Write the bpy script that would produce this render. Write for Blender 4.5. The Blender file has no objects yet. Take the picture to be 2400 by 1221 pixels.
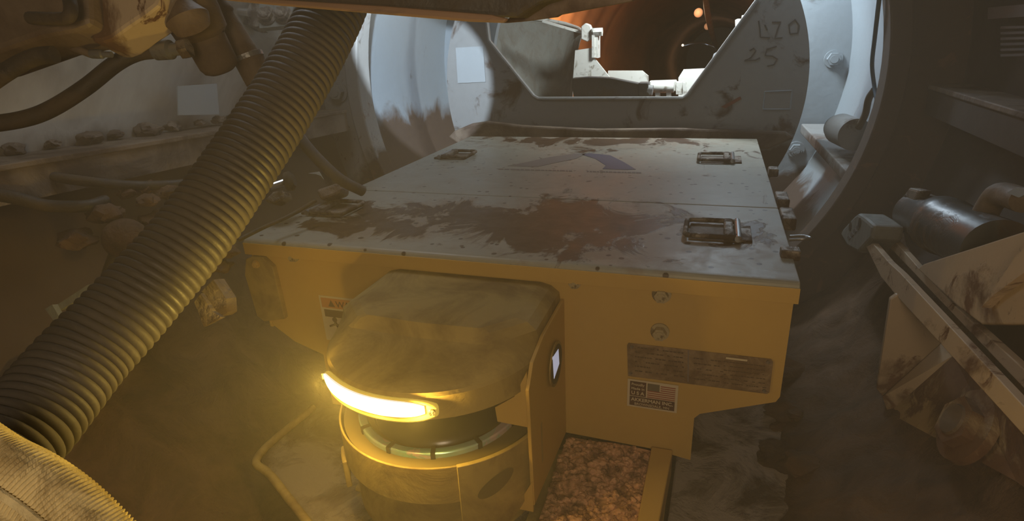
import bpy, bmesh, math, random
from mathutils import Vector, Matrix, noise
random.seed(7)
SC = bpy.context.scene
COL = SC.collection
PI = math.pi

# ------------------------------------------------------------------ camera
F = 1347.0
CAM = Vector((0, 0, .95))
def cam_rows(rx=.3744, ry=-.3444, rz=-.0502):
    A = Matrix(((math.cos(ry), -math.sin(ry), 0), (math.sin(ry), math.cos(ry), 0), (0, 0, 1)))
    B = Matrix(((1, 0, 0), (0, 0, -1), (0, 1, 0)))
    P = Matrix(((1, 0, 0), (0, math.cos(rx), -math.sin(rx)), (0, math.sin(rx), math.cos(rx))))
    R = Matrix(((math.cos(rz), -math.sin(rz), 0), (math.sin(rz), math.cos(rz), 0), (0, 0, 1)))
    return R @ P @ B @ A
CM = cam_rows()
cd = bpy.data.cameras.new('camera')
cd.sensor_width = 36.0
cd.lens = F / 2400 * 36.0
cd.clip_start = .01
cam = bpy.data.objects.new('camera', cd)
COL.objects.link(cam)
right, down, fwd = CM[0], CM[1], CM[2]
mw = Matrix((( right[0], -down[0], -fwd[0], CAM[0]), (right[1], -down[1], -fwd[1], CAM[1]),
             (right[2], -down[2], -fwd[2], CAM[2]), (0, 0, 0, 1)))
cam.matrix_world = mw
SC.camera = cam

# ------------------------------------------------------------------ view, world, large lights
SC.view_settings.view_transform = 'Standard'
SC.view_settings.look = 'None'
SC.view_settings.gamma = 1
SC.view_settings.exposure = 0.0
SC.cycles.use_denoising = True
SC.cycles.max_bounces = 4
SC.cycles.diffuse_bounces = 2
SC.cycles.glossy_bounces = 2
SC.cycles.transmission_bounces = 2
SC.cycles.volume_bounces = 0
SC.cycles.sample_clamp_indirect = 2.0
SC.cycles.caustics_reflective = False
SC.cycles.caustics_refractive = False
world = bpy.data.worlds.new('world')
SC.world = world
world.use_nodes = True
bg = world.node_tree.nodes['Background']
bg.inputs[0].default_value = (1.0, .80, .60, 1)
bg.inputs[1].default_value = .035

def lamp(name, kind, loc, energy, color, target=None, **kw):
    d = bpy.data.lights.new(name, kind)
    d.energy = energy
    d.color = color
    for k, v in kw.items():
        setattr(d, k, v)
    o = bpy.data.objects.new(name, d)
    COL.objects.link(o)
    o.location = loc
    if target is not None:
        o.rotation_euler = (Vector(target) - Vector(loc)).to_track_quat('-Z', 'Y').to_euler()
    return o
# cool work lamp hung under the crown of the shield, above the left side
lamp('work_lamp', 'SPOT', (-.60, .95, 1.20), 100, (.80, .92, 1.0), (-.965, 1.9, .79), spot_size=math.radians(25.5), spot_blend=.04, shadow_soft_size=.015)
lamp('side_fill', 'AREA', (.02, 1.72, 1.36), 1.1, (.80, .92, 1.0), (.50, 1.70, 1.24), shape='DISK', size=.05)  # unseen fill added to brighten the right chamber wall
# cool lamps in the chamber behind the ring and over the box
lamp('chamber_lamp', 'AREA', (.02, 2.03, 1.30), 6.0, (.80, .92, 1.0), (.50, 2.10, .93), shape='DISK', size=.12)
lamp('ceiling_lamp', 'AREA', (-.74, .90, 1.40), 1.5, (.92, .97, 1.0), (-.70, .90, .6), shape='DISK', size=.30)
# unseen warm fill added behind the camera to light the box front
lamp('rear_fill', 'AREA', (.06, -.30, 1.0), 2.9, (1.0, .74, .46), (-.15, 1.2, .55), shape='DISK', size=.25)
# lamps in the tunnel behind the bulkhead
lamp('tunnel_lamp', 'AREA', (-.08, 2.0, 1.25), 9.5, (.95, 1.0, .95), (-.16, 2.4, .80), shape='DISK', size=.15)
lamp('lining_fill', 'AREA', (-.40, 2.95, 1.27), 75.0, (1.0, .78, .55), (-.60, 3.6, .72), shape='DISK', size=.1)  # unseen fill added to brighten the rusty lining
lamp('far_tunnel_lamp', 'POINT', (-.08, 10.8, .42), 5.0, (.75, .88, 1.0), shadow_soft_size=.05)

# ------------------------------------------------------------------ pixel to place
def ray(px, py):
    v = Vector(((px - 1200) / F, (py - 610.5) / F, 1.0))
    return CM.transposed() @ v
def PY(px, py, y):
    r = ray(px, py); return CAM + r * ((y - CAM.y) / r.y)
def PZ(px, py, z):
    r = ray(px, py); return CAM + r * ((z - CAM.z) / r.z)
def PX(px, py, x):
    r = ray(px, py); return CAM + r * ((x - CAM.x) / r.x)
def PD(px, py, d):
    return CAM + ray(px, py) * d

# ------------------------------------------------------------------ materials
def nodes_of(name):
    m = bpy.data.materials.new(name)
    m.use_nodes = True
    nt = m.node_tree
    return m, nt, nt.nodes['Principled BSDF']
def rgb(c): return (c[0], c[1], c[2], 1)
def mixc(nt, fac, a, b):
    n = nt.nodes.new('ShaderNodeMix'); n.data_type = 'RGBA'
    for s, v in ((0, fac), (6, a), (7, b)):
        if hasattr(v, 'links'): nt.links.new(v, n.inputs[s])
        else: n.inputs[s].default_value = v if not isinstance(v, tuple) else rgb(v)
    return n.outputs[2]
def math_(nt, op, a, b=None, c=None, clamp=False):
    n = nt.nodes.new('ShaderNodeMath'); n.operation = op; n.use_clamp = clamp
    for i, v in enumerate((a, b, c)):
        if v is None: continue
        if hasattr(v, 'links'): nt.links.new(v, n.inputs[i])
        else: n.inputs[i].default_value = v
    return n.outputs[0]
def noise_(nt, vec, scale, detail=5, rough=.6, dist=0.0):
    n = nt.nodes.new('ShaderNodeTexNoise')
    nt.links.new(vec, n.inputs['Vector'])
    n.inputs['Scale'].default_value = scale
    n.inputs['Detail'].default_value = detail
    n.inputs['Roughness'].default_value = rough
    n.inputs['Distortion'].default_value = dist
    return n.outputs[0]
def step_(nt, v, t, w=.04):
    n = nt.nodes.new('ShaderNodeMapRange'); n.clamp = True
    nt.links.new(v, n.inputs[0])
    if hasattr(t, 'links'):
        nt.links.new(math_(nt, 'SUBTRACT', t, w), n.inputs[1]); nt.links.new(math_(nt, 'ADD', t, w), n.inputs[2])
    else:
        n.inputs[1].default_value = t - w; n.inputs[2].default_value = t + w
    return n.outputs[0]
def coords(nt, stretch=(1, 1, 1), world_space=False):
    if world_space:
        g = nt.nodes.new('ShaderNodeNewGeometry'); out = g.outputs['Position']
    else:
        g = nt.nodes.new('ShaderNodeTexCoord'); out = g.outputs['Object']
    mp = nt.nodes.new('ShaderNodeMapping'); mp.inputs['Scale'].default_value = stretch
    nt.links.new(out, mp.inputs[0])
    return mp.outputs[0], out
def surf(name, base, dirt=(.10, .06, .035), amt=.4, scale=7, rough=.5, metal=0.0, bump=.25, rust=None, rust_amt=.25,
         stretch=(1, 1, 1), vary=.15, soft=.05, spots=0.0, low=None, dirt_rough=.85, spec=.4):
    """paint or metal with patches of dirt, rust, dots; low=(z, blend): dirt colour below a height that can tilt across x"""
    m, nt, b = nodes_of(name)
    v, raw = coords(nt, stretch, world_space=bool(low))
    n1 = noise_(nt, v, scale, 6, .62, .6)
    n2 = noise_(nt, v, scale * 7, 4, .6)
    col = mixc(nt, math_(nt, 'MULTIPLY', n2, vary * 2), base, tuple(c * .55 for c in base))
    mask = step_(nt, n1, .5 + (.5 - amt) * .35, soft)
    if low:
        sep = nt.nodes.new('ShaderNodeSeparateXYZ'); nt.links.new(raw, sep.inputs[0])
        zt = math_(nt, 'ADD', sep.outputs[2], math_(nt, 'MULTIPLY', math_(nt, 'ADD', sep.outputs[0], .3), low[2] if len(low) > 2 else 0.0))
        h = math_(nt, 'ADD', zt, math_(nt, 'MULTIPLY', math_(nt, 'SUBTRACT', n1, .5), low[1] * 4))
        lm = math_(nt, 'SUBTRACT', 1.0, step_(nt, h, low[0], low[1] * .4))
        mask = math_(nt, 'MAXIMUM', mask, lm)
    col = mixc(nt, mask, col, mixc(nt, n2, dirt, tuple(c * .6 for c in dirt)))
    if rust:
        nr = noise_(nt, v, scale * 1.7 + 3.1, 7, .7, 1.0)
        col = mixc(nt, step_(nt, nr, .5 + (.5 - rust_amt) * .35, .03), col, rust)
    if spots:
        vo = nt.nodes.new('ShaderNodeTexVoronoi'); nt.links.new(v, vo.inputs['Vector']); vo.inputs['Scale'].default_value = 48
        d = math_(nt, 'ADD', vo.outputs['Distance'], math_(nt, 'MULTIPLY', n1, .25))
        col = mixc(nt, math_(nt, 'SUBTRACT', 1.0, step_(nt, d, spots, .02)), col, (.07, .04, .025))
    nt.links.new(col, b.inputs['Base Color'])
    r = nt.nodes.new('ShaderNodeMapRange'); nt.links.new(mask, r.inputs[0]); r.inputs[3].default_value = rough; r.inputs[4].default_value = dirt_rough
    nt.links.new(r.outputs[0], b.inputs['Roughness'])
    b.inputs['Metallic'].default_value = metal
    b.inputs['Specular IOR Level'].default_value = spec
    if bump:
        bp = nt.nodes.new('ShaderNodeBump'); bp.inputs['Strength'].default_value = bump; bp.inputs['Distance'].default_value = .004
        nt.links.new(math_(nt, 'ADD', math_(nt, 'MULTIPLY', n2, .6), mask), bp.inputs['Height'])
        nt.links.new(bp.outputs[0], b.inputs['Normal'])
    return m
def plain(name, c, rough=.5, metal=0.0, emit=None, strength=0, spec=.4):
    m, nt, b = nodes_of(name)
    b.inputs['Base Color'].default_value = rgb(c)
    b.inputs['Roughness'].default_value = rough
    b.inputs['Metallic'].default_value = metal
    b.inputs['Specular IOR Level'].default_value = spec
    if emit:
        b.inputs['Emission Color'].default_value = rgb(emit)
        b.inputs['Emission Strength'].default_value = strength
    return m

MUD = (.085, .055, .040)
M = {}
M['yellow'] = surf('yellow_paint', (.58, .37, .11), (.20, .11, .04), -.35, 9, .45, bump=.12, spots=.13, vary=.10)
M['yellow_dusty'] = surf('dusty_yellow_paint', (.42, .30, .11), (.22, .14, .06), .35, 8, .6, bump=.2, soft=.12)
M['beige'] = surf('beige_paint', (.55, .41, .27), (.16, .075, .03), .25, 6, .55, rust=(.14, .06, .025), rust_amt=.22, bump=.3)
M['beige_drip'] = surf('beige_paint_with_drips', (.52, .40, .27), (.16, .08, .035), .38, 14, .6, rust=(.12, .05, .02), rust_amt=.15, stretch=(1, 1, .12), bump=.2)
M['white_dirty'] = surf('dirty_white_paint', (.21, .22, .20), (.20, .19, .165), .42, 26, .5, stretch=(1, 1, .35), bump=.2, soft=.12)
M['white_rail'] = surf('white_paint', (.72, .72, .67), (.3, .26, .2), .22, 18, .5, bump=.15)
M['bulkhead'] = surf('bulkhead_paint', (.24, .24, .235), MUD, .15, 9, .5, low=(.60, .04), bump=.3, spots=.10, vary=.2)
M['chamber'] = surf('chamber_paint', (.27, .31, .34), MUD, -.05, 7, .5, low=(.58, .06, .20), bump=.25, vary=.2)
M['flange'] = surf('flange_paint', (.33, .32, .30), MUD, .20, 9, .5, low=(1.30, .06, -1.0), rust=(.14, .07, .04), rust_amt=.2, bump=.3)  # tilted mask: darker over the whole right side and towards the bottom
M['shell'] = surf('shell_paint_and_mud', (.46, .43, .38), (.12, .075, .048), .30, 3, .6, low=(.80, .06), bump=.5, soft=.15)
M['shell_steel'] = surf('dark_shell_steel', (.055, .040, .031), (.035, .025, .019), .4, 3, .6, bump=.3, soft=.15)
M['ledge'] = surf('ledge_steel', (.20, .15, .11), MUD, .5, 8, .6, bump=.5, soft=.1)
M['mud'] = surf('mud', (.16, .095, .058), (.075, .045, .028), .5, 12, .9, bump=1.0, soft=.15, spec=.2)
M['mud_pale'] = surf('pale_dried_mud', (.24, .19, .15), (.10, .06, .04), .45, 9, .8, bump=.9, soft=.08)
M['mud_light'] = surf('light_dried_mud', (.46, .38, .31), (.12, .08, .05), .40, 9, .8, bump=.9, soft=.08)
M['gravel'] = surf('red_gravel', (.75, .42, .25), (.22, .11, .06), .45, 55, .9, bump=.4, soft=.1)
M['rust_lining'] = surf('rusty_lining', (.26, .10, .035), (.06, .028, .018), .42, 1.6, .7, stretch=(1, .35, 1), bump=.3, soft=.2, spec=.0)
M['hose'] = surf('black_corrugated_rubber', (.07, .062, .06), (.115, .098, .088), .45, 9, .5, bump=.2, soft=.12, spec=.5)
M['rubber'] = surf('black_rubber', (.035, .028, .022), (.10, .07, .045), .45, 12, .55, bump=.3, soft=.1)
M['sleeve'] = surf('khaki_ribbed_fabric', (.88, .74, .42), (.62, .48, .24), .4, 30, .9, bump=.4, soft=.1, spec=.1)
M['steel'] = surf('grey_steel', (.30, .30, .30), MUD, .25, 14, .35, metal=.6, bump=.2)
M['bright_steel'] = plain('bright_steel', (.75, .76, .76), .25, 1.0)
M['steel_muddy'] = surf('muddy_steel', (.24, .20, .16), MUD, .5, 16, .5, metal=.3, bump=.5)
M['valve'] = surf('muddy_valve_body', (.20, .145, .10), (.12, .075, .045), .45, 8, .55, bump=.4, soft=.12)
M['cylinder'] = surf('dark_cylinder_paint', (.06, .065, .065), (.11, .07, .045), .35, 9, .35, bump=.2, spec=.6)
M['beam'] = surf('dark_beam', (.07, .066, .064), (.085, .068, .053), .4, 7, .6, bump=.4)
M['beam_edge'] = surf('rust_beam_edge', (.27, .17, .11), (.12, .09, .07), .3, 10, .6, bump=.3, stretch=(.3, 1, 1))
M['dark'] = plain('dark_inside', (.02, .017, .014), .6)
M['dome'] = plain('dark_glossy_dome', (.05, .045, .035), .25, spec=.6)
M['navy'] = plain('navy_print', (.09, .09, .14), .6)
M['faded'] = plain('faded_print', (.20, .165, .15), .7)
M['decal_white'] = plain('decal_white', (.62, .52, .36), .6)
M['decal_dark'] = plain('decal_dark', (.10, .045, .03), .6)
M['decal_red'] = plain('decal_red', (.32, .08, .05), .6)
M['decal_canton'] = plain('decal_canton', (.16, .13, .09), .6)
M['orange'] = plain('warning_orange', (.55, .24, .08), .6)
M['nameplate'] = surf('worn_nameplate', (.36, .25, .15), (.24, .15, .08), .5, 26, .45, metal=.3, bump=.3, soft=.1)
M['print_dark'] = plain('etched_print', (.10, .06, .03), .7)
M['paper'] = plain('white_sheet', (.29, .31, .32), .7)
M['label_dark'] = plain('dark_wall_label', (.03, .024, .02), .6)
M['blue_cable'] = plain('blue_cable', (.03, .075, .12), .45)
M['ink'] = plain('marker_ink', (.09, .085, .08), .8)
M['red_rubber'] = plain('rust_drip', (.16, .05, .03), .8)
M['bolt'] = surf('bolt_paint', (.44, .35, .20), (.2, .14, .07), .3, 60, .4, bump=.2)
M['rusty_beige'] = surf('rusty_beige_paint', (.42, .30, .17), (.20, .10, .05), .62, 7, .6, rust=(.13, .06, .03), rust_amt=.4, bump=.5)
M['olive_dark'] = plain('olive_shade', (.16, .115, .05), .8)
M['led'] = plain('led_strip_light', (.9, .9, .85), .4, emit=(1.0, .98, .95), strength=.62)
M['amber'] = plain('amber_lens', (.75, .55, .10), .15, emit=(1.0, .72, .12), strength=.25, spec=.8)
M['iris'] = surf('clear_ring', (.80, .84, .80), (.45, .80, .66), .5, 7, .22, metal=.45, bump=0, rust=(.85, .66, .66), rust_amt=.4, soft=.15, dirt_rough=.22, spec=.8)  # green and pink reflections painted into the ring's colour
M['screen'] = plain('window_glow', (.4, .4, .45), .4, emit=(.72, .75, .95), strength=.42)
M['farlight'] = plain('far_light', (1, 1, 1), .5, emit=(.85, .95, 1.0), strength=.9)
M['orange_lamp'] = plain('orange_lamp', (.6, .3, .15), .6, emit=(.85, .42, .22), strength=.22)

def lid_material():
    """grey-white lid paint with wet brown mud smears about the middle of the front lid and along the back edge"""
    m, nt, b = nodes_of('lid_paint_with_mud')
    v, raw = coords(nt, (1, 1, 1), True)
    sep = nt.nodes.new('ShaderNodeSeparateXYZ'); nt.links.new(raw, sep.inputs[0])
    x, y = sep.outputs[0], sep.outputs[1]
    st = nt.nodes.new('ShaderNodeMapping'); nt.links.new(raw, st.inputs[0]); st.inputs['Scale'].default_value = (1, .62, 1); st.inputs['Rotation'].default_value = (0, 0, .5)
    n1 = noise_(nt, st.outputs[0], 8.5, 8, .66, .9)
    n2 = noise_(nt, v, 70, 4, .6)
    n3 = noise_(nt, v, 26, 6, .7, .4)
    def blob(cx, cy, rx, ry):
        dx = math_(nt, 'DIVIDE', math_(nt, 'SUBTRACT', x, cx), rx); dy = math_(nt, 'DIVIDE', math_(nt, 'SUBTRACT', y, cy), ry)
        d = math_(nt, 'SQRT', math_(nt, 'ADD', math_(nt, 'MULTIPLY', dx, dx), math_(nt, 'MULTIPLY', dy, dy)))
        return math_(nt, 'SUBTRACT', 1.0, d, clamp=True)
    bl = None
    for a in ((-.22, .94, .36, .20), (-.42, .95, .30, .16), (-.56, .88, .22, .13), (-.10, .86, .22, .12), (.02, .93, .14, .12), (-.35, 1.74, .50, .20), (.03, .90, .10, .08)):
        o = blob(*a); bl = o if bl is None else math_(nt, 'MAXIMUM', bl, o)
    score = math_(nt, 'ADD', math_(nt, 'MULTIPLY', bl, .40), math_(nt, 'MULTIPLY_ADD', n1, 1.5, -.26))
    wet = step_(nt, score, .70, .035)
    film = math_(nt, 'MULTIPLY', step_(nt, math_(nt, 'ADD', math_(nt, 'MULTIPLY', bl, .5), n3), .68, .10), .65)
    base = mixc(nt, math_(nt, 'MULTIPLY', n2, .35), (.335, .32, .265), (.21, .195, .155))
    col = mixc(nt, film, base, (.24, .17, .12))
    col = mixc(nt, wet, col, mixc(nt, n3, (.09, .044, .021), (.045, .023, .012)))
    vo = nt.nodes.new('ShaderNodeTexVoronoi'); nt.links.new(v, vo.inputs['Vector']); vo.inputs['Scale'].default_value = 34
    dots = math_(nt, 'SUBTRACT', 1.0, step_(nt, math_(nt, 'ADD', vo.outputs['Distance'], math_(nt, 'MULTIPLY', n1, .3)), .29, .02))
    col = mixc(nt, dots, col, (.06, .035, .02))
    nt.links.new(col, b.inputs['Base Color'])
    rr = nt.nodes.new('ShaderNodeMapRange'); nt.links.new(n3, rr.inputs[0]); rr.inputs[1].default_value = .35; rr.inputs[2].default_value = .65
    rr.inputs[3].default_value = .40; rr.inputs[4].default_value = .55
    nt.links.new(rr.outputs[0], b.inputs['Roughness'])
    bp = nt.nodes.new('ShaderNodeBump'); bp.inputs['Strength'].default_value = .35; bp.inputs['Distance'].default_value = .003
    nt.links.new(math_(nt, 'ADD', wet, math_(nt, 'MULTIPLY', n3, .5)), bp.inputs['Height']); nt.links.new(bp.outputs[0], b.inputs['Normal'])
    return m
M['lid'] = lid_material()

# ------------------------------------------------------------------ mesh helpers
WORLD = {}
class MB:
    def __init__(s): s.bm = bmesh.new()
    def box(s, c, size, rot=None):
        r = bmesh.ops.create_cube(s.bm, size=1.0)
        mx = Matrix.Translation(Vector(c)) @ (rot.to_4x4() if rot else Matrix.Identity(4)) @ Matrix.Diagonal((*size, 1))
        bmesh.ops.transform(s.bm, matrix=mx, verts=r['verts']); return s
    def prism(s, pts, ext):
        """closed polygon extruded by a vector"""
        pts = [Vector(p) for p in pts]; ext = Vector(ext); n = len(pts)
        a = [s.bm.verts.new(p) for p in pts]; b = [s.bm.verts.new(p + ext) for p in pts]
        s.bm.faces.new(a); s.bm.faces.new(b[::-1])
        for i in range(n):
            j = (i + 1) % n; s.bm.faces.new((a[i], b[i], b[j], a[j]))
        return s
    def frame(s, p0, p1):
        d = (Vector(p1) - Vector(p0)).normalized()
        u = d.cross(Vector((0, 0, 1)))
        if u.length < 1e-3: u = d.cross(Vector((1, 0, 0)))
        u.normalize(); return d, u, u.cross(d).normalized()
    def tube(s, pts, rad, seg=14, cap=True):
        """rad: number or list, one ring per point"""
        pts = [Vector(p) for p in pts]; n = len(pts)
        if not isinstance(rad, (list, tuple)): rad = [rad] * n
        rings = []; u = None
        for i, p in enumerate(pts):
            d = (pts[min(i + 1, n - 1)] - pts[max(i - 1, 0)]).normalized()
            if u is None:
                u = d.cross(Vector((0, 0, 1)));
                if u.length < 1e-3: u = d.cross(Vector((1, 0, 0)))
            u = (u - d * u.dot(d)).normalized(); w = d.cross(u)
            rings.append([s.bm.verts.new(p + (u * math.cos(2 * PI * k / seg) + w * math.sin(2 * PI * k / seg)) * rad[i]) for k in range(seg)])
        for a, b in zip(rings, rings[1:]):
            for k in range(seg):
                s.bm.faces.new((a[k], a[(k + 1) % seg], b[(k + 1) % seg], b[k]))
        if cap:
            s.bm.faces.new(rings[0][::-1]); s.bm.faces.new(rings[-1])
        return s
    def cyl(s, p0, p1, r0, r1=None, seg=20): return s.tube([p0, p1], [r0, r0 if r1 is None else r1], seg)
    def hexagon(s, p0, p1, r): return s.tube([p0, p1], r, 6)
    def annulus(s, c, r0, r1, y0, y1, a0=0, a1=2 * PI, seg=128):
        """ring about the Y axis, rectangular section"""
        full = abs(a1 - a0 - 2 * PI) < 1e-6; n = seg if full else seg + 1; R = []
        for i in range(n):
            a = a0 + (a1 - a0) * i / seg; ca, sa = math.cos(a), math.sin(a)
            R.append([s.bm.verts.new((c[0] + r * ca, y, c[1] + r * sa)) for r, y in ((r0, y0), (r1, y0), (r1, y1), (r0, y1))])
        for i in range(n if full else n - 1):
            a, b = R[i], R[(i + 1) % n]
            for k in range(4): s.bm.faces.new((a[k], a[(k + 1) % 4], b[(k + 1) % 4], b[k]))
        if not full: s.bm.faces.new(R[0]); s.bm.faces.new(R[-1][::-1])
        return s
    def loft(s, rings, close=True, cap=True):
        V = [[s.bm.verts.new(Vector(p)) for p in r] for r in rings]; n = len(V[0])
        for a, b in zip(V, V[1:]):
            for k in range(n if close else n - 1): s.bm.faces.new((a[k], a[(k + 1) % n], b[(k + 1) % n], b[k]))
        if cap: s.bm.faces.new(V[0][::-1]); s.bm.faces.new(V[-1])
        return s
def spline(pts, n=12):
    P = [Vector(p) for p in pts]; out = []
    Q = [P[0] * 2 - P[1]] + P + [P[-1] * 2 - P[-2]]
    for i in range(1, len(Q) - 2):
        for k in range(n):
            t = k / n
            out.append(.5 * ((2 * Q[i]) + (-Q[i - 1] + Q[i + 1]) * t + (2 * Q[i - 1] - 5 * Q[i] + 4 * Q[i + 1] - Q[i + 2]) * t * t + (-Q[i - 1] + 3 * Q[i] - 3 * Q[i + 1] + Q[i + 2]) * t ** 3))
    out.append(P[-1]); return out
def resample(pts, step):
    out = [pts[0].copy()]; acc = 0
    for a, b in zip(pts, pts[1:]):
        L = (b - a).length
        while acc + L >= step:
            t = (step - acc) / L; a = a.lerp(b, t); out.append(a.copy()); L = (b - a).length; acc = 0
        acc += L
    return out
def obj(name, mb, material, parent=None, bevel=0.0, smooth=None, sharp=38, label=None, kind=None, local=False):
    bm = mb.bm if isinstance(mb, MB) else mb
    bmesh.ops.remove_doubles(bm, verts=bm.verts, dist=1e-6)
    bmesh.ops.recalc_face_normals(bm, faces=bm.faces)
    vs = [v.co for v in bm.verts]
    c = Vector([(min(v[i] for v in vs) + max(v[i] for v in vs)) / 2 for i in range(3)])
    bmesh.ops.translate(bm, vec=-c, verts=bm.verts)
    me = bpy.data.meshes.new(name); bm.to_mesh(me); bm.free()
    me.materials.append(M[material] if isinstance(material, str) else material)
    o = bpy.data.objects.new(name, me); COL.objects.link(o)
    w = c + (WORLD[parent.name] if (local and parent) else Vector((0, 0, 0)))
    WORLD[o.name] = w
    if parent: o.parent = parent; o.location = w - WORLD[parent.name]
    else: o.location = w
    if smooth is None: smooth = len(me.polygons) > 30
    if smooth:
        for p in me.polygons: p.use_smooth = True
        try:
            me.set_sharp_from_angle(angle=math.radians(sharp))
        except Exception: pass
    if bevel:
        b = o.modifiers.new('bevel', 'BEVEL'); b.width = bevel; b.segments = 2; b.limit_method = 'ANGLE'; b.angle_limit = math.radians(35)
    if label: o['label'] = label
    if kind: o['kind'] = kind
    return o
def thing(name, label, cat, loc, group=None):
    o = bpy.data.objects.new(name, None); COL.objects.link(o); o.location = loc; o.empty_display_size = .05
    WORLD[o.name] = Vector(loc)
    o['label'] = label; o['category'] = cat
    if group: o['group'] = group
    return o
def tag(o, label, cat, group=None, kind=None):
    o['label'] = label; o['category'] = cat
    if group: o['group'] = group
    if kind: o['kind'] = kind
    return o
def struct(name, mb, material, **kw): return obj(name, mb, material, kind='structure', **kw)
def copy_tree(o, parent=None, first=True):
    c = o.copy(); COL.objects.link(c)
    if parent: c.parent = parent
    for ch in list(o.children): copy_tree(ch, c, False)
    return c
def hex_bolt(name, at, axis, r, h, mat, parent, washer=True, label=None):
    axis = Vector(axis).normalized(); at = Vector(at); m = MB()
    if washer: m.cyl(at, at + axis * h * .25, r * 1.35, seg=20)
    m.hexagon(at + axis * h * .25, at + axis * h, r)
    m.cyl(at + axis * h, at + axis * h * 1.12, r * .6, seg=12)
    return obj(name, m, mat, parent, label=label)
def text(name, body, size, mat, parent, origin, xdir, ydir, ext=.0003, bold=.0, align='LEFT'):
    cu = bpy.data.curves.new(name, 'FONT'); cu.body = body; cu.size = size; cu.extrude = ext; cu.offset = bold; cu.align_x = align
    cu.materials.append(M[mat]); o = bpy.data.objects.new(name, cu); COL.objects.link(o)
    x = Vector(xdir).normalized(); y = Vector(ydir).normalized(); z = x.cross(y)
    dg = bpy.context.evaluated_depsgraph_get(); me = bpy.data.meshes.new_from_object(o.evaluated_get(dg)); bpy.data.objects.remove(o)
    o = bpy.data.objects.new(name, me); COL.objects.link(o)
    o.parent = parent
    loc = Vector(origin) - WORLD[parent.name]
    o.matrix_local = Matrix(((x[0], y[0], z[0], loc[0]), (x[1], y[1], z[1], loc[1]), (x[2], y[2], z[2], loc[2]), (0, 0, 0, 1)))
    return o

AX, AZ = -.31, .82           # axis of the shield
FACE = .765                  # front of the box

# ================================================================== THE SETTING
def tube_wall(r, th, y0, y1, a0, a1, seg=96, ny=8, bump=0.0):
    m = MB(); rings = []
    for j in range(ny + 1):
        y = y0 + (y1 - y0) * j / ny; row = []
        for i in range(seg + 1):
            a = a0 + (a1 - a0) * i / seg
            row.append((AX + r * math.cos(a), y, AZ + r * math.sin(a)))
        rings.append(row)
    inner = [[Vector(p) for p in r_] for r_ in rings]
    k = (r + th) / r
    outer = [[Vector((AX + (p.x - AX) * k, p.y, AZ + (p.z - AZ) * k)) for p in r_] for r_ in inner]
    for V in (inner, outer):
        G = [[m.bm.verts.new(p) for p in r_] for r_ in V]
        for a, b in zip(G, G[1:]):
            for i in range(seg): m.bm.faces.new((a[i], a[i + 1], b[i + 1], b[i]))
        if V is inner: Gi = G
        else: Go = G
    for i in range(seg):
        m.bm.faces.new((Gi[0][i], Gi[0][i + 1], Go[0][i + 1], Go[0][i])); m.bm.faces.new((Gi[-1][i], Gi[-1][i + 1], Go[-1][i + 1], Go[-1][i]))
    return m
SHR = .80
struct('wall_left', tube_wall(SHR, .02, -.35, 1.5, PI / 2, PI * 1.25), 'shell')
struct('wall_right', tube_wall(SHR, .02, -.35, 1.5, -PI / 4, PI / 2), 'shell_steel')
struct('floor', tube_wall(SHR, .02, -.35, 1.5, PI * 1.25, PI * 1.75), 'mud')

# ring at the front of the tail shield: broad web plus raised lip, with its bolts
ring = thing('flange_ring', 'large grey steel ring flange standing behind the yellow box, nearer of the two', 'flange', (AX, 1.5, AZ - .7))
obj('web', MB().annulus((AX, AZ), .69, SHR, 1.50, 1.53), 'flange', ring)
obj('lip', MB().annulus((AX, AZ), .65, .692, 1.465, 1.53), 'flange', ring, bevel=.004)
for i in range(16):
    a = 2 * PI * (i + .5) / 16 + .20
    c = Vector((AX + .742 * math.cos(a), 1.50, AZ + .742 * math.sin(a)))
    if c.z < .3 or c.x > -.6: continue
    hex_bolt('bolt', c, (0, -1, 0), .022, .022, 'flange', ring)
# chamber between the two rings
ch = MB()
m = tube_wall(.70, .02, 1.53, 2.15, 0, 2 * PI, 128, 4)
struct('wall_back', m, 'chamber')
r2 = thing('bolted_flange', 'pale blue grey bolted ring flange behind the dark bulkhead plate', 'flange', (AX, 2.15, AZ - .6))
obj('plate', MB().annulus((AX, AZ), .50, .72, 2.15, 2.18), 'chamber', r2)
for px, py in ((1953, 138), (1865, 350)):
    c = PY(px, py, 2.15); hex_bolt('bolt', c, (0, -1, 0), .020, .02, 'chamber', r2, label='round headed bolt')
for i in (2, 3, 4, 5, 6, 7):
    a = PI * i / 9 + .3
    hex_bolt('bolt', (AX + .645 * math.cos(a), 2.15, AZ + .645 * math.sin(a)), (0, -1, 0), .020, .02, 'chamber', r2)
# the tunnel beyond
m = MB(); rings = []
n = 170
for j in range(n + 1):
    t = j / n; y = 2.18 + 12 * t ** 1.25
    cx = AX + .27 * (t ** 1.3); cz = AZ + .02 - .62 * t ** 1.15
    r = .66 + .006 * math.sin(y * 2 * PI / .075 if y < 5 else y * 2 * PI / .15)
    rings.append([(cx + r * math.cos(2 * PI * i / 72), y, cz + r * math.sin(2 * PI * i / 72)) for i in range(72)])
m.loft(rings, cap=False)
struct('wall_back', m, 'rust_lining')
m = MB().annulus((AX + .27, AZ - .60), .01, .66, 14.18, 14.2, seg=40)
struct('wall_back', m, 'dark')

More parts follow.
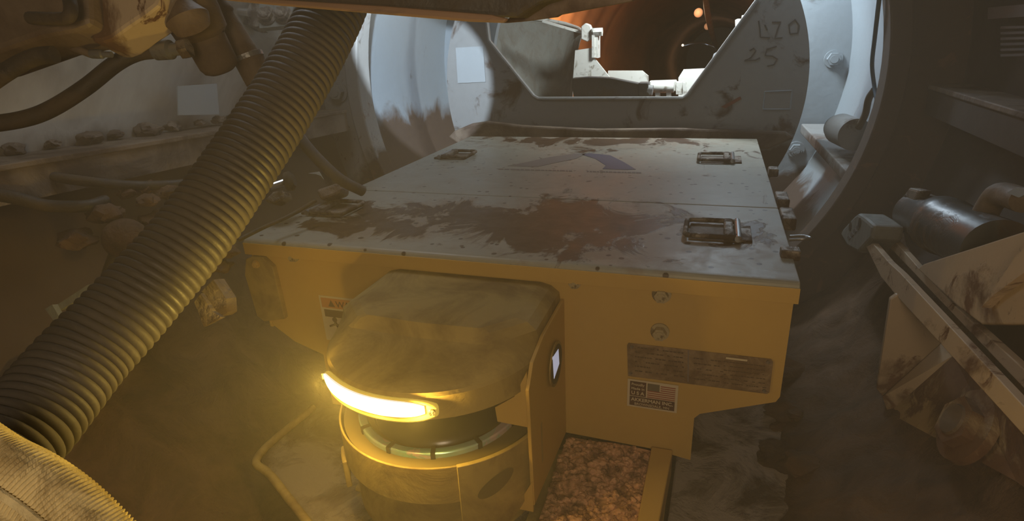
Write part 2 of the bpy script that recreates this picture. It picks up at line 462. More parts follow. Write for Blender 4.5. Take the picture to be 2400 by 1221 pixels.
# ================================================================== BULKHEAD PLATE
PL = 1.90
pc = (-.3208, .7738); pr = .568
right_up = PY(1775, 0, PL); right_up = right_up + (right_up - PY(1605, 230, PL)) * .6
left_up = PY(1138, 30, PL)
inside = [right_up, PY(1775, 0, PL), PY(1612, 222, PL), PY(1600, 230, PL), PY(1262, 231, PL), PY(1250, 224, PL), PY(1146, 95, PL), left_up, left_up + Vector((-.01, 0, .12))]
def reach(a):
    """distance from the plate centre to the edge of the opening in direction a"""
    d = (math.cos(a), math.sin(a)); best = 9.0
    for p, q in zip(inside, inside[1:]):
        ex, ez = q.x - p.x, q.z - p.z; px_, pz_ = p.x - pc[0], p.z - pc[1]
        den = d[0] * ez - d[1] * ex
        if abs(den) < 1e-9: continue
        t = (px_ * ez - pz_ * ex) / den; u = (px_ * d[1] - pz_ * d[0]) / den
        if t > 0 and -1e-6 <= u <= 1 + 1e-6: best = min(best, t)
    return best
angs = sorted(set([-1.5 * PI + 2 * PI * i / 720 for i in range(720)] + [((math.atan2(p.z - pc[1], p.x - pc[0]) + 1.5 * PI) % (2 * PI)) - 1.5 * PI for p in inside]))
mbp = MB(); prev = None
for a in angs:
    t = reach(a)
    if t >= pr - .004: prev = None; continue
    cur = [mbp.bm.verts.new((pc[0] + r_ * math.cos(a), y_, pc[1] + r_ * math.sin(a))) for r_, y_ in ((t, PL), (pr, PL), (pr, PL + .022), (t, PL + .022))]
    if prev:
        for k in range(4): mbp.bm.faces.new((prev[k], prev[(k + 1) % 4], cur[(k + 1) % 4], cur[k]))
    prev = cur
bh = thing('bulkhead_plate', 'dark muddy round steel plate with a notched opening behind the yellow box', 'plate', (pc[0], PL, pc[1] - pr))
obj('plate', mbp, 'bulkhead', bh, smooth=False)
rim = MB()
ed = [Vector(p) for p in inside[1:8]]
rim.tube([p + Vector((0, -.004, 0)) for p in ed], .006, 8)
obj('edge_bead', rim, 'bulkhead', bh)
def stroke(pts, w, y, m, org=(1500, 0), sc=3.7):
    P = [PY(org[0] + x / sc, org[1] + yy / sc, y) for x, yy in pts]
    m.tube(P, w, 6)
ink = MB()
for s_ in (((1030, 180), (1040, 250), (1045, 320), (1130, 325)), ((1085, 215), (1105, 262)), ((1145, 190), (1218, 188), (1195, 250), (1170, 330), (1235, 325)),
           ((1300, 285), (1290, 215), (1345, 168), (1380, 220), (1368, 285), (1300, 292)),
           ((950, 440), (985, 415), (1005, 440), (960, 500), (905, 525), (1000, 520), (1040, 500)),
           ((1185, 400), (1100, 425), (1085, 480), (1150, 485), (1190, 510), (1160, 560), (1105, 572))):
    stroke(s_, .0022, PL - .001, ink)
obj('handwriting', ink, 'ink', bh, label='dark marker writing reading U70 and 25')
fr = MB()
q = [PY(x, y, PL) for x, y in ((1792, 215), (1856, 212), (1852, 256), (1788, 256))]
for a, b in zip(q, q[1:] + q[:1]): fr.tube([a, b], .0022, 6)
obj('stencil_frame', fr, 'chamber', bh)
st = MB(); st.prism([PY(x, y, PL - .001) for x, y in ((1690, 250), (1735, 226), (1738, 232), (1700, 254))], (0, -.002, 0))
obj('gouge', st, 'red_rubber', bh)
# mud bank at the foot of the plate, and the crossbar of the box under it
m = MB()
P = [PY(x, y, PL - .02) for x, y in ((1058, 318), (1072, 304), (1110, 288), (1150, 282), (1230, 292), (1400, 300), (1600, 298), (1840, 306), (1860, 320), (1800, 345), (1100, 345))]
m.prism(P, (0, -.03, 0))
tag(obj('mud_bank', m, 'ledge', bevel=.006), 'brown dried mud caked along the foot of the round bulkhead plate', 'mud', kind='stuff')
sh = MB(); sh.prism([PY(x, y, PL - .003) for x, y in ((1068, 112), (1132, 108), (1138, 192), (1073, 195))], (0, .002, 0))
tag(obj('paper_sheet', sh, 'paper'), 'pale square sheet stuck to the lit left side of the bulkhead plate', 'sheet')

# ================================================================== STUFF IN THE TUNNEL OPENING
# curved white chute
m = MB(); rings = []
top = [PY(x, y, 2.40) for x, y in ((1150, 44), (1175, 42), (1210, 45), (1260, 50), (1310, 60), (1345, 70), (1366, 78))]
mid = [PY(x, y, 2.30) for x, y in ((1150, 150), (1175, 150), (1210, 150), (1260, 150), (1300, 150), (1330, 145), (1350, 140))]
bot = [PY(x, y, 2.22) for x, y in ((1150, 261), (1175, 262), (1210, 262), (1260, 262), (1290, 262), (1325, 258), (1340, 250))]
for k in range(9):
    t = k / 8; row = []
    for a, b, c in zip(top, mid, bot):
        p = a * (1 - t) ** 2 + (b * 2 - (a + c) * .5) * 2 * t * (1 - t) + c * t * t
        row.append(p)
    rings.append(row)
for r_ in rings:
    for i, p in enumerate(r_): p.y += .16 * math.sin(PI * i / 6) * .8
back = [[p + Vector((0, .012, 0)) for p in r_] for r_ in rings]
m.loft([a + b[::-1] for a, b in zip(rings, back)])
chute = thing('curved_chute', 'large curved dirty white steel chute behind the left of the notched opening', 'chute', rings[-1][3])
obj('curved_sheet', m, 'white_dirty', chute)
m = MB(); m.tube([p + Vector((0, 0, .006)) for p in rings[0]], .008, 10)
obj('top_rim', m, 'white_rail', chute)
# hinged white bracket
br = thing('clevis_bracket', 'white painted bolted post bracket right of the curved chute', 'bracket', PY(1385, 185, 2.25))
def plate(pts, y, ext): return MB().prism([PY(a, b, y) for a, b in pts], ext)
obj('gusset', plate(((1343, 186), (1348, 118), (1388, 112), (1392, 135), (1432, 185)), 2.25, (0, .012, 0)), 'white_rail', br)
obj('post', plate(((1387, 66), (1393, 66), (1394, 135), (1387, 135)), 2.24, (0, .05, 0)), 'white_rail', br)
obj('post_side', plate(((1394, 68), (1401, 80), (1401, 136), (1394, 135)), 2.245, (0, .05, 0)), 'white_rail', br)
obj('lug', plate(((1362, 62), (1372, 54), (1382, 58), (1387, 70), (1386, 92), (1376, 98), (1362, 92)), 2.25, (0, .03, 0)), 'white_rail', br, bevel=.003)
m = MB(); c = PY(1399, 75, 2.25); m.hexagon(c + Vector((-.012, 0, 0)), c + Vector((.02, 0, 0)), .016); obj('nut', m, 'white_rail', br)
obj('arm', plate(((1365, 80), (1270, 52), (1272, 47), (1366, 74)), 2.27, (0, .015, 0)), 'white_rail', br)
# rails
for pts, lab in ((((1425, 166), (1505, 166), (1519, 178), (1520, 225), (1425, 225)), 'white rail plate with a rounded corner, left of the gap in the opening'),
                 (((1590, 182), (1602, 163), (1668, 160), (1700, 160), (1700, 240), (1590, 240)), 'white rail plate with a cut corner, right of the gap in the opening')):
    tag(obj('rail_plate', plate(pts, 2.30, (0, .015, 0)), 'white_rail'), lab, 'plate', 'white rail plates in the opening')
rl = thing('roller_block', 'small white roller block with lugs low in the middle of the opening', 'roller', PY(1555, 222, 2.22))
m = MB(); a = PY(1526, 203, 2.22); b = PY(1580, 203, 2.22); m.tube([a, a.lerp(b, .2), a.lerp(b, .8), b], [.016, .022, .022, .020], 18); obj('roller', m, 'white_rail', rl)
obj('body', plate(((1522, 190), (1585, 188), (1587, 214), (1534, 216), (1522, 200)), 2.23, (0, .03, 0)), 'white_rail', rl, bevel=.003)
for x in (1540, 1566): obj('lug', plate(((x - 5, 212), (x + 6, 210), (x + 7, 228), (x - 4, 228)), 2.21, (0, .012, 0)), 'white_rail', rl)
rk = thing('rail_keeper', 'small white upright keeper block right of the roller block', 'block', PY(1595, 224, 2.22))
obj('block', plate(((1584, 192), (1599, 192), (1600, 222), (1584, 222)), 2.22, (0, .03, 0)), 'white_rail', rk, bevel=.002)
obj('ear', plate(((1600, 194), (1605, 194), (1612, 223), (1602, 223)), 2.21, (0, .02, 0)), 'white_rail', rk)
cf = thing('wall_clamp', 'white double clamp fixture on the upper right of the tunnel opening', 'clamp', PY(1745, 70, 2.2))
obj('block', plate(((1723, 47), (1729, 44), (1740, 44), (1740, 66), (1724, 66)), 2.25, (0, .03, 0)), 'white_rail', cf)
obj('strap', plate(((1739, 36), (1746, 35), (1744, 78), (1734, 88), (1733, 82)), 2.24, (0, .02, 0)), 'white_rail', cf)
obj('jaw', plate(((1748, 38), (1760, 28), (1770, 12), (1768, 52), (1748, 72)), 2.25, (0, .03, 0)), 'white_rail', cf)
# dark tapered plate in front of the opening
tp = thing('tapered_bar', 'dark tapered steel bar lying in the bottom of the notched opening', 'bar', PY(1430, 228, 1.94))
obj('blade', plate(((1341, 183), (1380, 180), (1430, 182), (1500, 196), (1500, 229), (1345, 229), (1340, 205)), 1.935, (0, .03, 0)), 'beam', tp, bevel=.003)
obj('block', plate(((1496, 194), (1519, 194), (1521, 228), (1496, 230)), 1.925, (0, .045, 0)), 'beam', tp, bevel=.003)
obj('pin', MB().cyl(PY(1518, 211, 1.94), PY(1530, 212, 1.94), .016), 'bulkhead', tp)
# lamps far off
for px, py, y, r, lab in ((1637, 30, 4.4, .030, 'larger blurred orange lamp high in the tunnel'), (1658, 62, 6.0, .030, 'smaller dim orange lamp lower in the tunnel')):
    c = PY(px, py, y); m = MB(); bmesh.ops.create_uvsphere(m.bm, u_segments=16, v_segments=10, radius=r); bmesh.ops.translate(m.bm, vec=c, verts=m.bm.verts)
    tag(obj('tunnel_lamp', m, 'orange_lamp'), lab, 'lamp', 'orange lamps in the tunnel')
m = MB()
for s_ in (((1672, 140), (1676, 128), (1682, 124), (1686, 126)), ((1674, 138), (1680, 140), (1681, 128)), ((1684, 124), (1692, 120), (1700, 122))):
    m.tube([PY(x, y, 10.5) for x, y in s_], .025, 8)
tag(obj('work_light', m, 'farlight'), 'crooked bright white work light at the far end of the tunnel', 'light')
m = MB(); m.tube(spline([PY(1652, -20, 2.6), PY(1660, 40, 3.6), PY(1672, 90, 6.0), PY(1684, 122, 10)], 8), [.010 + .0008 * i for i in range(25)], 8)
m2 = MB(); m2.tube(spline([PY(1600, 106, 6), PY(1625, 101, 7), PY(1650, 101, 8), PY(1672, 108, 9), PY(1682, 118, 10)], 6), .012, 8)  # tube added in place of the highlight streaks on the lining
tag(obj('glint_tube', m2, 'bright_steel'), 'thin bright tube standing in for light streaks near the far end of the tunnel', 'highlight')
tag(obj('hanging_cable', m, 'rubber'), 'dark cable hanging along the crown of the tunnel', 'cable')

# ================================================================== RIB, CAN AND CABLE RIGHT OF THE BULKHEAD
rb = MB()
A1 = PY(1878, 290, 2.13); A2 = PY(1990, 408, 1.54)
B1 = A1 + Vector((.19, 0, 0)); B2 = A2 + Vector((.10, 0, .0))
rb.prism([A1, A2, A2 + Vector((.045, 0, .0)), Vector((.325, 1.55, A2.z)) if False else A2 + Vector((.06, .02, 0)), Vector((A1.x + .16, 2.13, A1.z))], (0, 0, -.03))
tag(obj('stiffener_rib', rb, 'bulkhead', bevel=.003), 'pale muddy stiffener rib running back to the bolted flange on the right', 'rib')
c0 = PY(1965, 300, 1.78); c1 = PY(2004, 316, 1.66)
can = thing('pipe_stub', 'short grey pipe stub on the stiffener rib right of the bulkhead', 'pipe', c0 - Vector((0, 0, .04)))
m = MB(); m.tube([c0, c0.lerp(c1, .12), c1], [.036, .040, .040], 28); obj('barrel', m, 'bulkhead', can)
m = MB(); m.cyl(c0 + (c0 - c1).normalized() * .012, c0, .034, .036, 28); obj('end_cap', m, 'cylinder', can)
m = MB(); m.tube(spline([PY(2064, -30, 1.5), PY(2058, 20, 1.52), PY(2050, 90, 1.56), PY(2044, 150, 1.60), PY(2049, 200, 1.60), PY(2058, 250, 1.56)], 8), .0045, 10)
tag(obj('blue_cable', m, 'blue_cable'), 'thin dark blue cable hanging down the bright chamber wall', 'cable')
m = MB(); m.tube(spline([PY(2012, 300, 1.66), PY(2028, 268, 1.64), PY(2036, 232, 1.62), PY(2050, 210, 1.6)], 6), .008, 10)
tag(obj('short_hose', m, 'rubber'), 'short dark hose rising from the pipe stub', 'hose')

# ================================================================== LEDGES ON BOTH SIDES, FITTINGS ON THE WALL
def ledge(name, pts_far, pts_near, w, lab):
    t = thing(name, lab, 'ledge', pts_far)
    f, n_ = Vector(pts_far), Vector(pts_near); s_ = 1 if w > 0 else -1
    obj('top_plate', MB().prism([f, n_, n_ + Vector((w, 0, 0)), f + Vector((w, 0, 0))], (0, 0, -.010)), 'ledge', t, bevel=.002)
    obj('web', MB().prism([f + Vector((.004 * s_, 0, -.010)), n_ + Vector((.004 * s_, 0, -.010)), n_ + Vector((.004 * s_, 0, -.06)), f + Vector((.004 * s_, 0, -.06))], (.008 * s_, 0, 0)), 'ledge' if w < 0 else 'shell_steel', t)
    return t
ledge('wall_ledge', (-1.0, 1.45, .772), (-1.0, .10, .822), -.11, 'long muddy steel ledge along the left wall behind the corrugated hose')
ledge('wall_ledge', (.42, 1.47, .812), (.42, .10, .812), .07, 'long dark steel ledge along the right wall')
# dark labels on the right wall
lb = MB()
for (x0, y0, x1, y1) in ((2315, 18, 2400, 45),):
    lb.prism([PX(x0, y0, .44), PX(x1, y0 - 8, .44), PX(x1, y1 - 6, .44), PX(x0, y1, .44)], (.004, 0, 0))
t = thing('wall_sign', 'faint dark rectangular sign at the upper right edge', 'sign', PX(2350, 60, .44))
obj('heading_bar', lb, 'label_dark', t)
lb = MB()
for k in range(6):
    y = 62 + k * 13; lb.prism([PX(2345, y, .44), PX(2400, y - 2, .44), PX(2400, y + 4, .44), PX(2345, y + 6, .44)], (.003, 0, 0))
obj('text_rows', lb, 'label_dark', t)
# thin pale square laid on the left wall
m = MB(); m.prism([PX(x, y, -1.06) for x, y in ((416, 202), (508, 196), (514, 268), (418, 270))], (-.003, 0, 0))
tag(obj('wall_square', m, 'paper'), 'thin grey square on the left wall between the valve and the hose', 'sheet')

# mud along the ledges and walls
def clods(name, spots, mat, lab):
    m = MB()
    for p, r in spots:
        v0 = len(m.bm.verts); r_ = bmesh.ops.create_icosphere(m.bm, subdivisions=3, radius=1.0)
        sd = Vector((random.random() * 9, random.random() * 9, 0))
        for v in r_['verts']:
            k = 1 + .5 * noise.noise(v.co * 1.4 + sd) + .22 * noise.noise(v.co * 4 + sd)
            v.co = Vector(p) + Vector((v.co.x * r * 1.4, v.co.y * r * 1.3, v.co.z * r * .8)) * k
    return tag(obj(name, m, mat), lab, 'mud', kind='stuff')
sp = []
for i in range(18):
    y = .40 + i * .06; sp.append(((-1.085 + random.uniform(-.015, .01), y, .788 + .03 * (1.4 - y)), random.uniform(.008, .018)))
clods('ledge_mud', sp, 'ledge', 'brown mud clods lying along the left wall ledge')

# ================================================================== FLOOR MUD
def heightfield(name, x0, x1, y0, y1, fn, mat, nx=110, ny=110):
    m = MB(); G = []
    for j in range(ny + 1):
        y = y0 + (y1 - y0) * j / ny
        G.append([m.bm.verts.new((x0 + (x1 - x0) * i / nx, y, fn(x0 + (x1 - x0) * i / nx, y))) for i in range(nx + 1)])
    for a, b in zip(G, G[1:]):
        for i in range(nx): m.bm.faces.new((a[i], a[i + 1], b[i + 1], b[i]))
    return obj(name, m, mat, smooth=True)
def nz(x, y, s, k=0): return noise.noise(Vector((x * s, y * s, k)))
def floor_z(x, y):
    d = abs(x - AX); base = AZ - math.sqrt(max(.0001, (SHR - .012) ** 2 - min(d, SHR - .03) ** 2))
    z = max(.06, base) + .02 + .030 * nz(x, y, 4) + .016 * nz(x, y, 11, 3) + .009 * nz(x, y, 28, 7) + .005 * nz(x, y, 60, 2)
    return z
fl = heightfield('floor_mud', -1.02, .40, -.2, 1.46, floor_z, 'mud', 190, 200)
fl['kind'] = 'stuff'; fl['label'] = 'wet brown mud covering the bottom of the shield'; fl['category'] = 'mud'

# ================================================================== THE YELLOW BOX
XL, XR = -.778, .1217
ZT = .635
bx = thing('equipment_box', 'wide yellow steel box with two grey muddy lids in the middle', 'box', ((XL + XR) / 2, 1.3, .3))
# body: front plate with its cut outline, side plates and back
fp = [PY(572 + 12, 585, FACE), PY(581, 632, FACE), PY(611, 742, FACE), PY(628, 756, FACE), PY(668, 792, FACE), PY(770, 840, FACE)]
face_pts = [Vector((XL + .004, FACE, ZT - .004)), Vector((XL + .004, FACE, .50)), Vector((XL + .02, FACE, .458)), Vector((XL + .06, FACE, .43)), Vector((XL + .12, FACE, .41)),
            Vector((XL + .12, FACE, .30)), PY(1320, 1012, FACE), PY(1520, 1050, FACE), PY(1618, 1078, FACE), PY(1627, 980, FACE), PY(1640, 970, FACE), PY(1818, 942, FACE), PY(1828, 930, FACE), Vector((XR - .004, FACE, ZT - .004))]
obj('front_plate', MB().prism(face_pts, (0, .008, 0)), 'yellow', bx, smooth=False)
obj('side_plate', MB().box((XR - .008, (FACE + 1.80) / 2 + .005, .54), (.006, 1.80 - FACE, .175)), 'yellow', bx)
obj('side_plate', MB().box((XL + .008, (FACE + 1.80) / 2 + .005, .54), (.006, 1.80 - FACE, .175)), 'yellow', bx)
obj('back_plate', MB().box(((XL + XR) / 2, 1.80, .54), (XR - XL - .02, .006, .175)), 'yellow', bx)
obj('bottom_plate', MB().box(((XL + XR) / 2, 1.285, .455), (XR - XL - .02, 1.02, .006)), 'yellow', bx)
def lid(y0, y1, front):
    m = MB(); r = .010; rows = []
    th = .003; drop = .026
    # outline of the pan in section (y, z), front lip rounded
    sec = []
    if front:
        sec += [(y0 - .004, ZT - drop), (y0 - .004, ZT - r)]
        for k in range(1, 6): a = PI / 2 * k / 5; sec.append((y0 - .004 + r * (1 - math.cos(a)), ZT - r + r * math.sin(a)))
    else: sec += [(y0, ZT - .012), (y0, ZT)]
    sec += [(y0 + (y1 - y0) * .5, ZT), (y1, ZT), (y1, ZT - .012)]
    sec_in = [(y + (th if i < len(sec) / 2 else -th) * (1 if i in (0, 1, len(sec) - 1) else 0), z - (0 if i in (0, len(sec) - 1) else th)) for i, (y, z) in enumerate(sec)]
    prof = sec + sec_in[::-1]
    m.loft([[(x, y, z) for y, z in prof] for x in (XL, XR)])
    # folded side skirts
    for x in (XL + .0015, XR - .0015):
        m.box((x, (y0 + y1) / 2, ZT - .014), (.003, y1 - y0, .026))
    return m
lf = obj('front_lid', lid(.760, 1.0985, True), 'lid', bx, smooth=False, label='front grey lid smeared with wet brown mud', bevel=.0015)
lk = obj('rear_lid', lid(1.1025, 1.8155, False), 'lid', bx, smooth=False, label='rear grey lid with faded blue logo', bevel=.0015)
# yellow front skirt of the lid (paint line)
obj('front_skirt', MB().box(((XL + XR) / 2, .7553, ZT - .0185), (XR - XL + .001, .0016, .022)), 'yellow', bx, bevel=.0005)
# logo printed on the rear lid
def lidpoly(pts, z=ZT + .0004): return [PZ(x, y, z) for x, y in pts]
lg = MB()
lg.prism(lidpoly(((1362, 362), (1380, 359), (1430, 364), (1462, 380), (1490, 397), (1470, 398), (1412, 396), (1420, 388), (1395, 372))), (0, 0, .0004))
obj('logo_blade', lg, 'navy', lk, label='faded navy blade of the mountain shaped logo')
lg = MB(); lg.prism(lidpoly(((1190, 389), (1235, 380), (1290, 368), (1345, 360), (1375, 360), (1350, 372), (1300, 382), (1260, 391))), (0, 0, .0004))
obj('logo_slope', lg, 'faded', lk, label='faded grey slope of the logo')
for xa, xb in ((1168, 1335), (1375, 1492)):
    lg = MB(); x = xa
    while x < xb:
        w = random.choice((5, 8, 12)); yy = 395 + (x - 1168) * .026
        lg.prism(lidpoly(((x, yy), (x + w, yy + .2), (x + w, yy + 2.6), (x, yy + 2.4))), (0, 0, .0004)); x += w + 2
    obj('logo_line', lg, 'faded', lk, label='thin worn line of print under the logo')
# box hinges and latches on the right edge
for k, (px, py, w) in enumerate(((1832, 470, .03), (1845, 512, .04))):
    p = PX(px, py, XR + .012)
    obj('hinge', MB().box((XR + .012, p.y, p.z), (.022, w + .03, .022)), 'steel_muddy', bx, bevel=.003)
p = PX(1812, 402, XR + .01); obj('catch', MB().box(p, (.02, .03, .018)), 'steel_muddy', bx, bevel=.003)
m = MB(); a = PX(1850, 562, XR + .004)
m.tube(spline([a, a + Vector((.020, -.004, .004)), a + Vector((.030, .006, .002)), a + Vector((.022, .016, .002)), a + Vector((.002, .016, 0))], 5), .0026, 8)
obj('hasp_ring', m, 'steel', bx)
p = PX(1846, 556, XR - .010); obj('hasp_block', MB().box((XR - .004, p.y, ZT + .004), (.026, .022, .016)), 'steel_muddy', bx, bevel=.003)
# reinforcing plate at the left front corner, with its bolt
lp = [(583, 640), (585, 603), (600, 596), (622, 598), (648, 622), (676, 742), (628, 748), (611, 735)]
obj('corner_plate', MB().prism([PY(a, b, FACE - .001) for a, b in lp], (0, -.010, 0)), 'yellow_dusty', bx, bevel=.0012)
hex_bolt('bolt', PY(601, 619, FACE - .011), (0, -1, 0), .0055, .006, 'yellow', bx)
for px, py, r in ((690, 601, .0075), (1347, 662, .0075), (1551, 688, .0105), (1547, 776, .0105)):
    hex_bolt('bolt', PY(px, py, FACE), (0, -1, 0), r * .95, r * 1.3, 'bolt', bx)
# bail handles and hasps on the lids
def handle_proto(label):
    t = thing('bail_handle', label, 'handle', (0, 0, ZT), 'folding bail handles on the box lids')
    W_, D_ = .078, .084; r = .0042; z = .0085
    c = [(-W_ / 2, -D_ / 2), (-W_ / 2, D_ / 2), (W_ / 2, D_ / 2), (W_ / 2, -D_ / 2)]
    pts = []
    for i, (x, y) in enumerate(c):
        nx, ny = c[(i + 1) % 4]; pxx, pyy = c[i - 1]
        k = .010
        v1 = Vector((pxx - x, pyy - y)).normalized() * k; v2 = Vector((nx - x, ny - y)).normalized() * k
        pts += [Vector((x + v1.x, y + v1.y, z)), Vector((x + (v1.x + v2.x) * .3, y + (v1.y + v2.y) * .3, z)), Vector((x + v2.x, y + v2.y, z))]
    pts.append(pts[0])
    obj('bail', MB().tube(pts, r, 12, cap=False), 'steel_muddy', t, local=True)
    obj('recess_plate', MB().box((.004, 0, .0012), (.074, .078, .0024)), 'ledge', t, local=True)
    obj('strap', MB().box((.026, 0, .0075), (.014, .088, .012)), 'steel_muddy', t, bevel=.003, local=True)
    m = MB(); m.cyl((.040, -.047, .008), (.040, .047, .008), .0052, seg=14); obj('hinge_tube', m, 'steel', t, local=True)
    obj('hinge_leaf', MB().box((.052, 0, .002), (.018, .074, .004)), 'steel_muddy', t, bevel=.001, local=True)
    return t
hp = handle_proto('steel bail handle at the front right of the box lids, beside a muddy hasp')
def hpos(px, py): p = PZ(px, py, ZT); return (p.x, p.y, ZT)
hp.location = hpos(1666, 546)
for (px, py), rz, lab, s_ in (((792, 494), PI, 'dust coloured bail handle at the front left of the box lids', 1.0), ((1076, 367), PI, 'bail handle at the rear left of the box lids', 1.0), ((1676, 375), 0, 'bail handle at the rear right of the box lids', 1.0)):
    c = copy_tree(hp); c.location = hpos(px, py); c.rotation_euler = (0, 0, rz); c['label'] = lab
# nameplate and stickers
npl = thing('nameplate', 'wide worn brown metal data plate on the lower right of the box front', 'nameplate', PY(1640, 900, FACE))
npts = [PY(a, b, FACE - .0005) for a, b in ((1473, 803), (1808, 841), (1812, 848), (1803, 919), (1797, 922), (1472, 880), (1470, 808))]
body = obj('metal_plate', MB().prism(npts, (0, -.0018, 0)), 'nameplate', npl, bevel=.0004)
m = MB()
def rowdash(m, x0, x1, ya, slope, h, gap=.35, y=FACE - .0024):
    x = x0
    while x < x1:
        w = random.uniform(3, 9)
        if random.random() > gap:
            yy = ya + (x - x0) * slope
            m.prism([PY(a, b, y) for a, b in ((x, yy), (x + w, yy + w * slope), (x + w, yy + w * slope + h), (x, yy + h))], (0, -.0002, 0))
        x += w + 1.5
for k in range(6): rowdash(m, 1488, 1600, 812 + k * 11, .125, 3.0)
for k in range(6): rowdash(m, 1696, 1790, 846 + k * 10, .118, 2.2, .15)
for k in range(5): rowdash(m, 1626, 1690, 838 + k * 12, .12, 2.4, .3)
obj('etched_rows', m, 'print_dark', body, label='rows of worn unreadable etched text')
m = MB(); m.prism([PY(a, b, FACE - .0024) for a, b in ((1612, 820), (1615, 820), (1614, 895), (1611, 895))], (0, -.0003, 0)); obj('divider', m, 'faded', body)
m = MB(); m.prism([PY(a, b, FACE - .0024) for a, b in ((1702, 837), (1752, 843), (1751, 847), (1701, 841))], (0, -.0003, 0)); obj('heading_line', m, 'decal_white', body)
for a, b in ((1481, 812), (1800, 848), (1478, 874), (1791, 915)):
    hex_bolt('rivet', PY(a, b, FACE - .002), (0, -1, 0), .0028, .002, 'steel_muddy', npl, washer=False)
dx = (PY(1586, 900, FACE) - PY(1470, 885, FACE)).normalized(); dx = Vector((1, 0, 0)); dz = Vector((0, 0, 1))
fo = PY(1470, 948, FACE); fw = PY(1586, 966, FACE).x - fo.x; fh = PY(1472, 885, FACE).z - fo.z
dec = thing('flag_sticker', 'white bordered flag sticker below the left end of the data plate', 'sticker', fo)
def dbox(u0, v0, u1, v1, y): return MB().box((fo.x + (u0 + u1) / 2 * fw, FACE - y, fo.z + (v0 + v1) / 2 * fh), (abs(u1 - u0) * fw, .0004, abs(v1 - v0) * fh))
obj('backing', dbox(0, 0, 1, 1, .0026), 'decal_white', dec)
obj('dark_panel', dbox(.05, .06, .95, .395, .0031), 'decal_dark', dec)
obj('dark_panel', dbox(.05, .42, .375, .94, .0031), 'decal_dark', dec)
m = MB()
for k in range(7):
    v = .44 + k * .073; u0 = .40 if k < 4 else .66
    b_ = ((fo.x + (u0 + .95) / 2 * fw, FACE - .0031, fo.z + (v + .0) * fh)); m.box(b_, ((.95 - u0) * fw, .0004, .034 * fh))
obj('flag_stripes', m, 'decal_red', dec)
obj('flag_canton', dbox(.40, .68, .64, .93, .0031), 'decal_canton', dec)
def dt(s_, u, v, size, bold=.0, al='CENTER'): return text('lettering', s_, size, 'decal_white', dec, (fo.x + u * fw, FACE - .0036, fo.z + v * fh), dx, dz, .0001, bold, al)
dt('Proudly', .21, .80, .0063, .0001); dt('Made in', .21, .65, .0063, .0001); dt('U S A', .21, .475, .0082, .0002)
dt('AKKERMAN INC.', .5, .235, .0083, .0002); dt('BROWNSDALE, MN', .5, .095, .0060, .00005)
# warning sticker partly behind the housing
wo = PY(765, 790, FACE); wl = PY(747, 691, FACE)
ws = thing('warning_sticker', 'faded warning sticker on the left of the box front beside the housing', 'sticker', (wl.x, FACE, wl.z - .09))
WX, WZ = wl.x, wl.z
obj('backing', MB().box((WX + .060, FACE - .0006, WZ - .045), (.120, .0006, .090)), 'decal_white', ws)
obj('orange_header', MB().box((WX + .060, FACE - .0012, WZ - .0135), (.112, .0006, .019)), 'orange', ws)
tri = MB(); tri.prism([(WX + .018, FACE - .0017, WZ - .020), (WX + .032, FACE - .0017, WZ - .020), (WX + .025, FACE - .0017, WZ - .007)], (0, -.0003, 0)); obj('alert_triangle', tri, 'decal_dark', ws)
text('lettering', 'WARNING', .017, 'decal_dark', ws, (WX + .034, FACE - .0018, WZ - .020), dx, dz, .0001, .0002)
obj('picture_panel', MB().box((WX + .027, FACE - .0012, WZ - .034), (.040, .0006, .014)), 'decal_dark', ws)
m = MB(); m.cyl((WX + .026, FACE - .0012, WZ - .046), (WX + .026, FACE - .0018, WZ - .046), .005)
for a, b in (((.026, -.050), (.034, -.066)), ((.034, -.066), (.024, -.080)), ((.034, -.062), (.046, -.076)), ((.028, -.054), (.014, -.060)), ((.030, -.056), (.044, -.056))):
    m.tube([(WX + a[0], FACE - .0015, WZ + a[1]), (WX + b[0], FACE - .0015, WZ + b[1])], .0022, 6)
obj('falling_figure', m, 'decal_dark', ws)

# ================================================================== THE HOUSING WITH THE LIGHT STRIP
HX, HY, HR = -.350, .650, .155
def dshape(R, z, back=FACE - .001, n=40, cx=HX, cy=HY, flat=0):
    pts = [(cx + R, back, z)]
    for i in range(n + 1):
        a = -PI * i / n; pts.append((cx + R * math.cos(a), cy + R * math.sin(a), z))
    pts.append((cx - R, back, z)); return pts
hs = thing('instrument_housing', 'rounded yellow steel housing with a glowing light strip bolted to the box front', 'housing', (HX, HY, .33))
def hoodz(x, y):
    # flat back part sloping down over the front
    t = max(0.0, min(1.0, (.70 - y) / .20)); return .602 - .030 * t
def hood_ring(rx, depth, z, pw=.6, zf=None):
    """same count of points as dshape: straight sides, flattened front"""
    pts = [(HX + rx, FACE - .001, z)]
    for i in range(41):
        a = 180 * i / 40; b = min(a, 180 - a); sg = 1 if a < 90 else -1
        if b < 38: t = b / 38; x, y = rx * (1 - .30 * t), -depth * (.15 + .85 * t)
        else: t = (b - 38) / 52; x, y = rx * .70 * (1 - t), -depth - .004 * t
        pts.append((HX + sg * x, HY + y, z))
    pts.append((HX - rx, FACE - .001, z)); return pts
m = MB()
m.loft([dshape(HR, .524), dshape(HR, .556), dshape(HR - .003, .560), hood_ring(HR - .006, .062, .586), hood_ring(HR - .018, .050, .596), hood_ring(HR - .034, .046, .600)])
hood = obj('hood', m, 'yellow_dusty', hs, smooth=True, sharp=11)
m = MB(); m.loft([dshape(HR - .004, .521), dshape(HR - .004, .5238)]); obj('hood_floor', m, 'dark', hs)
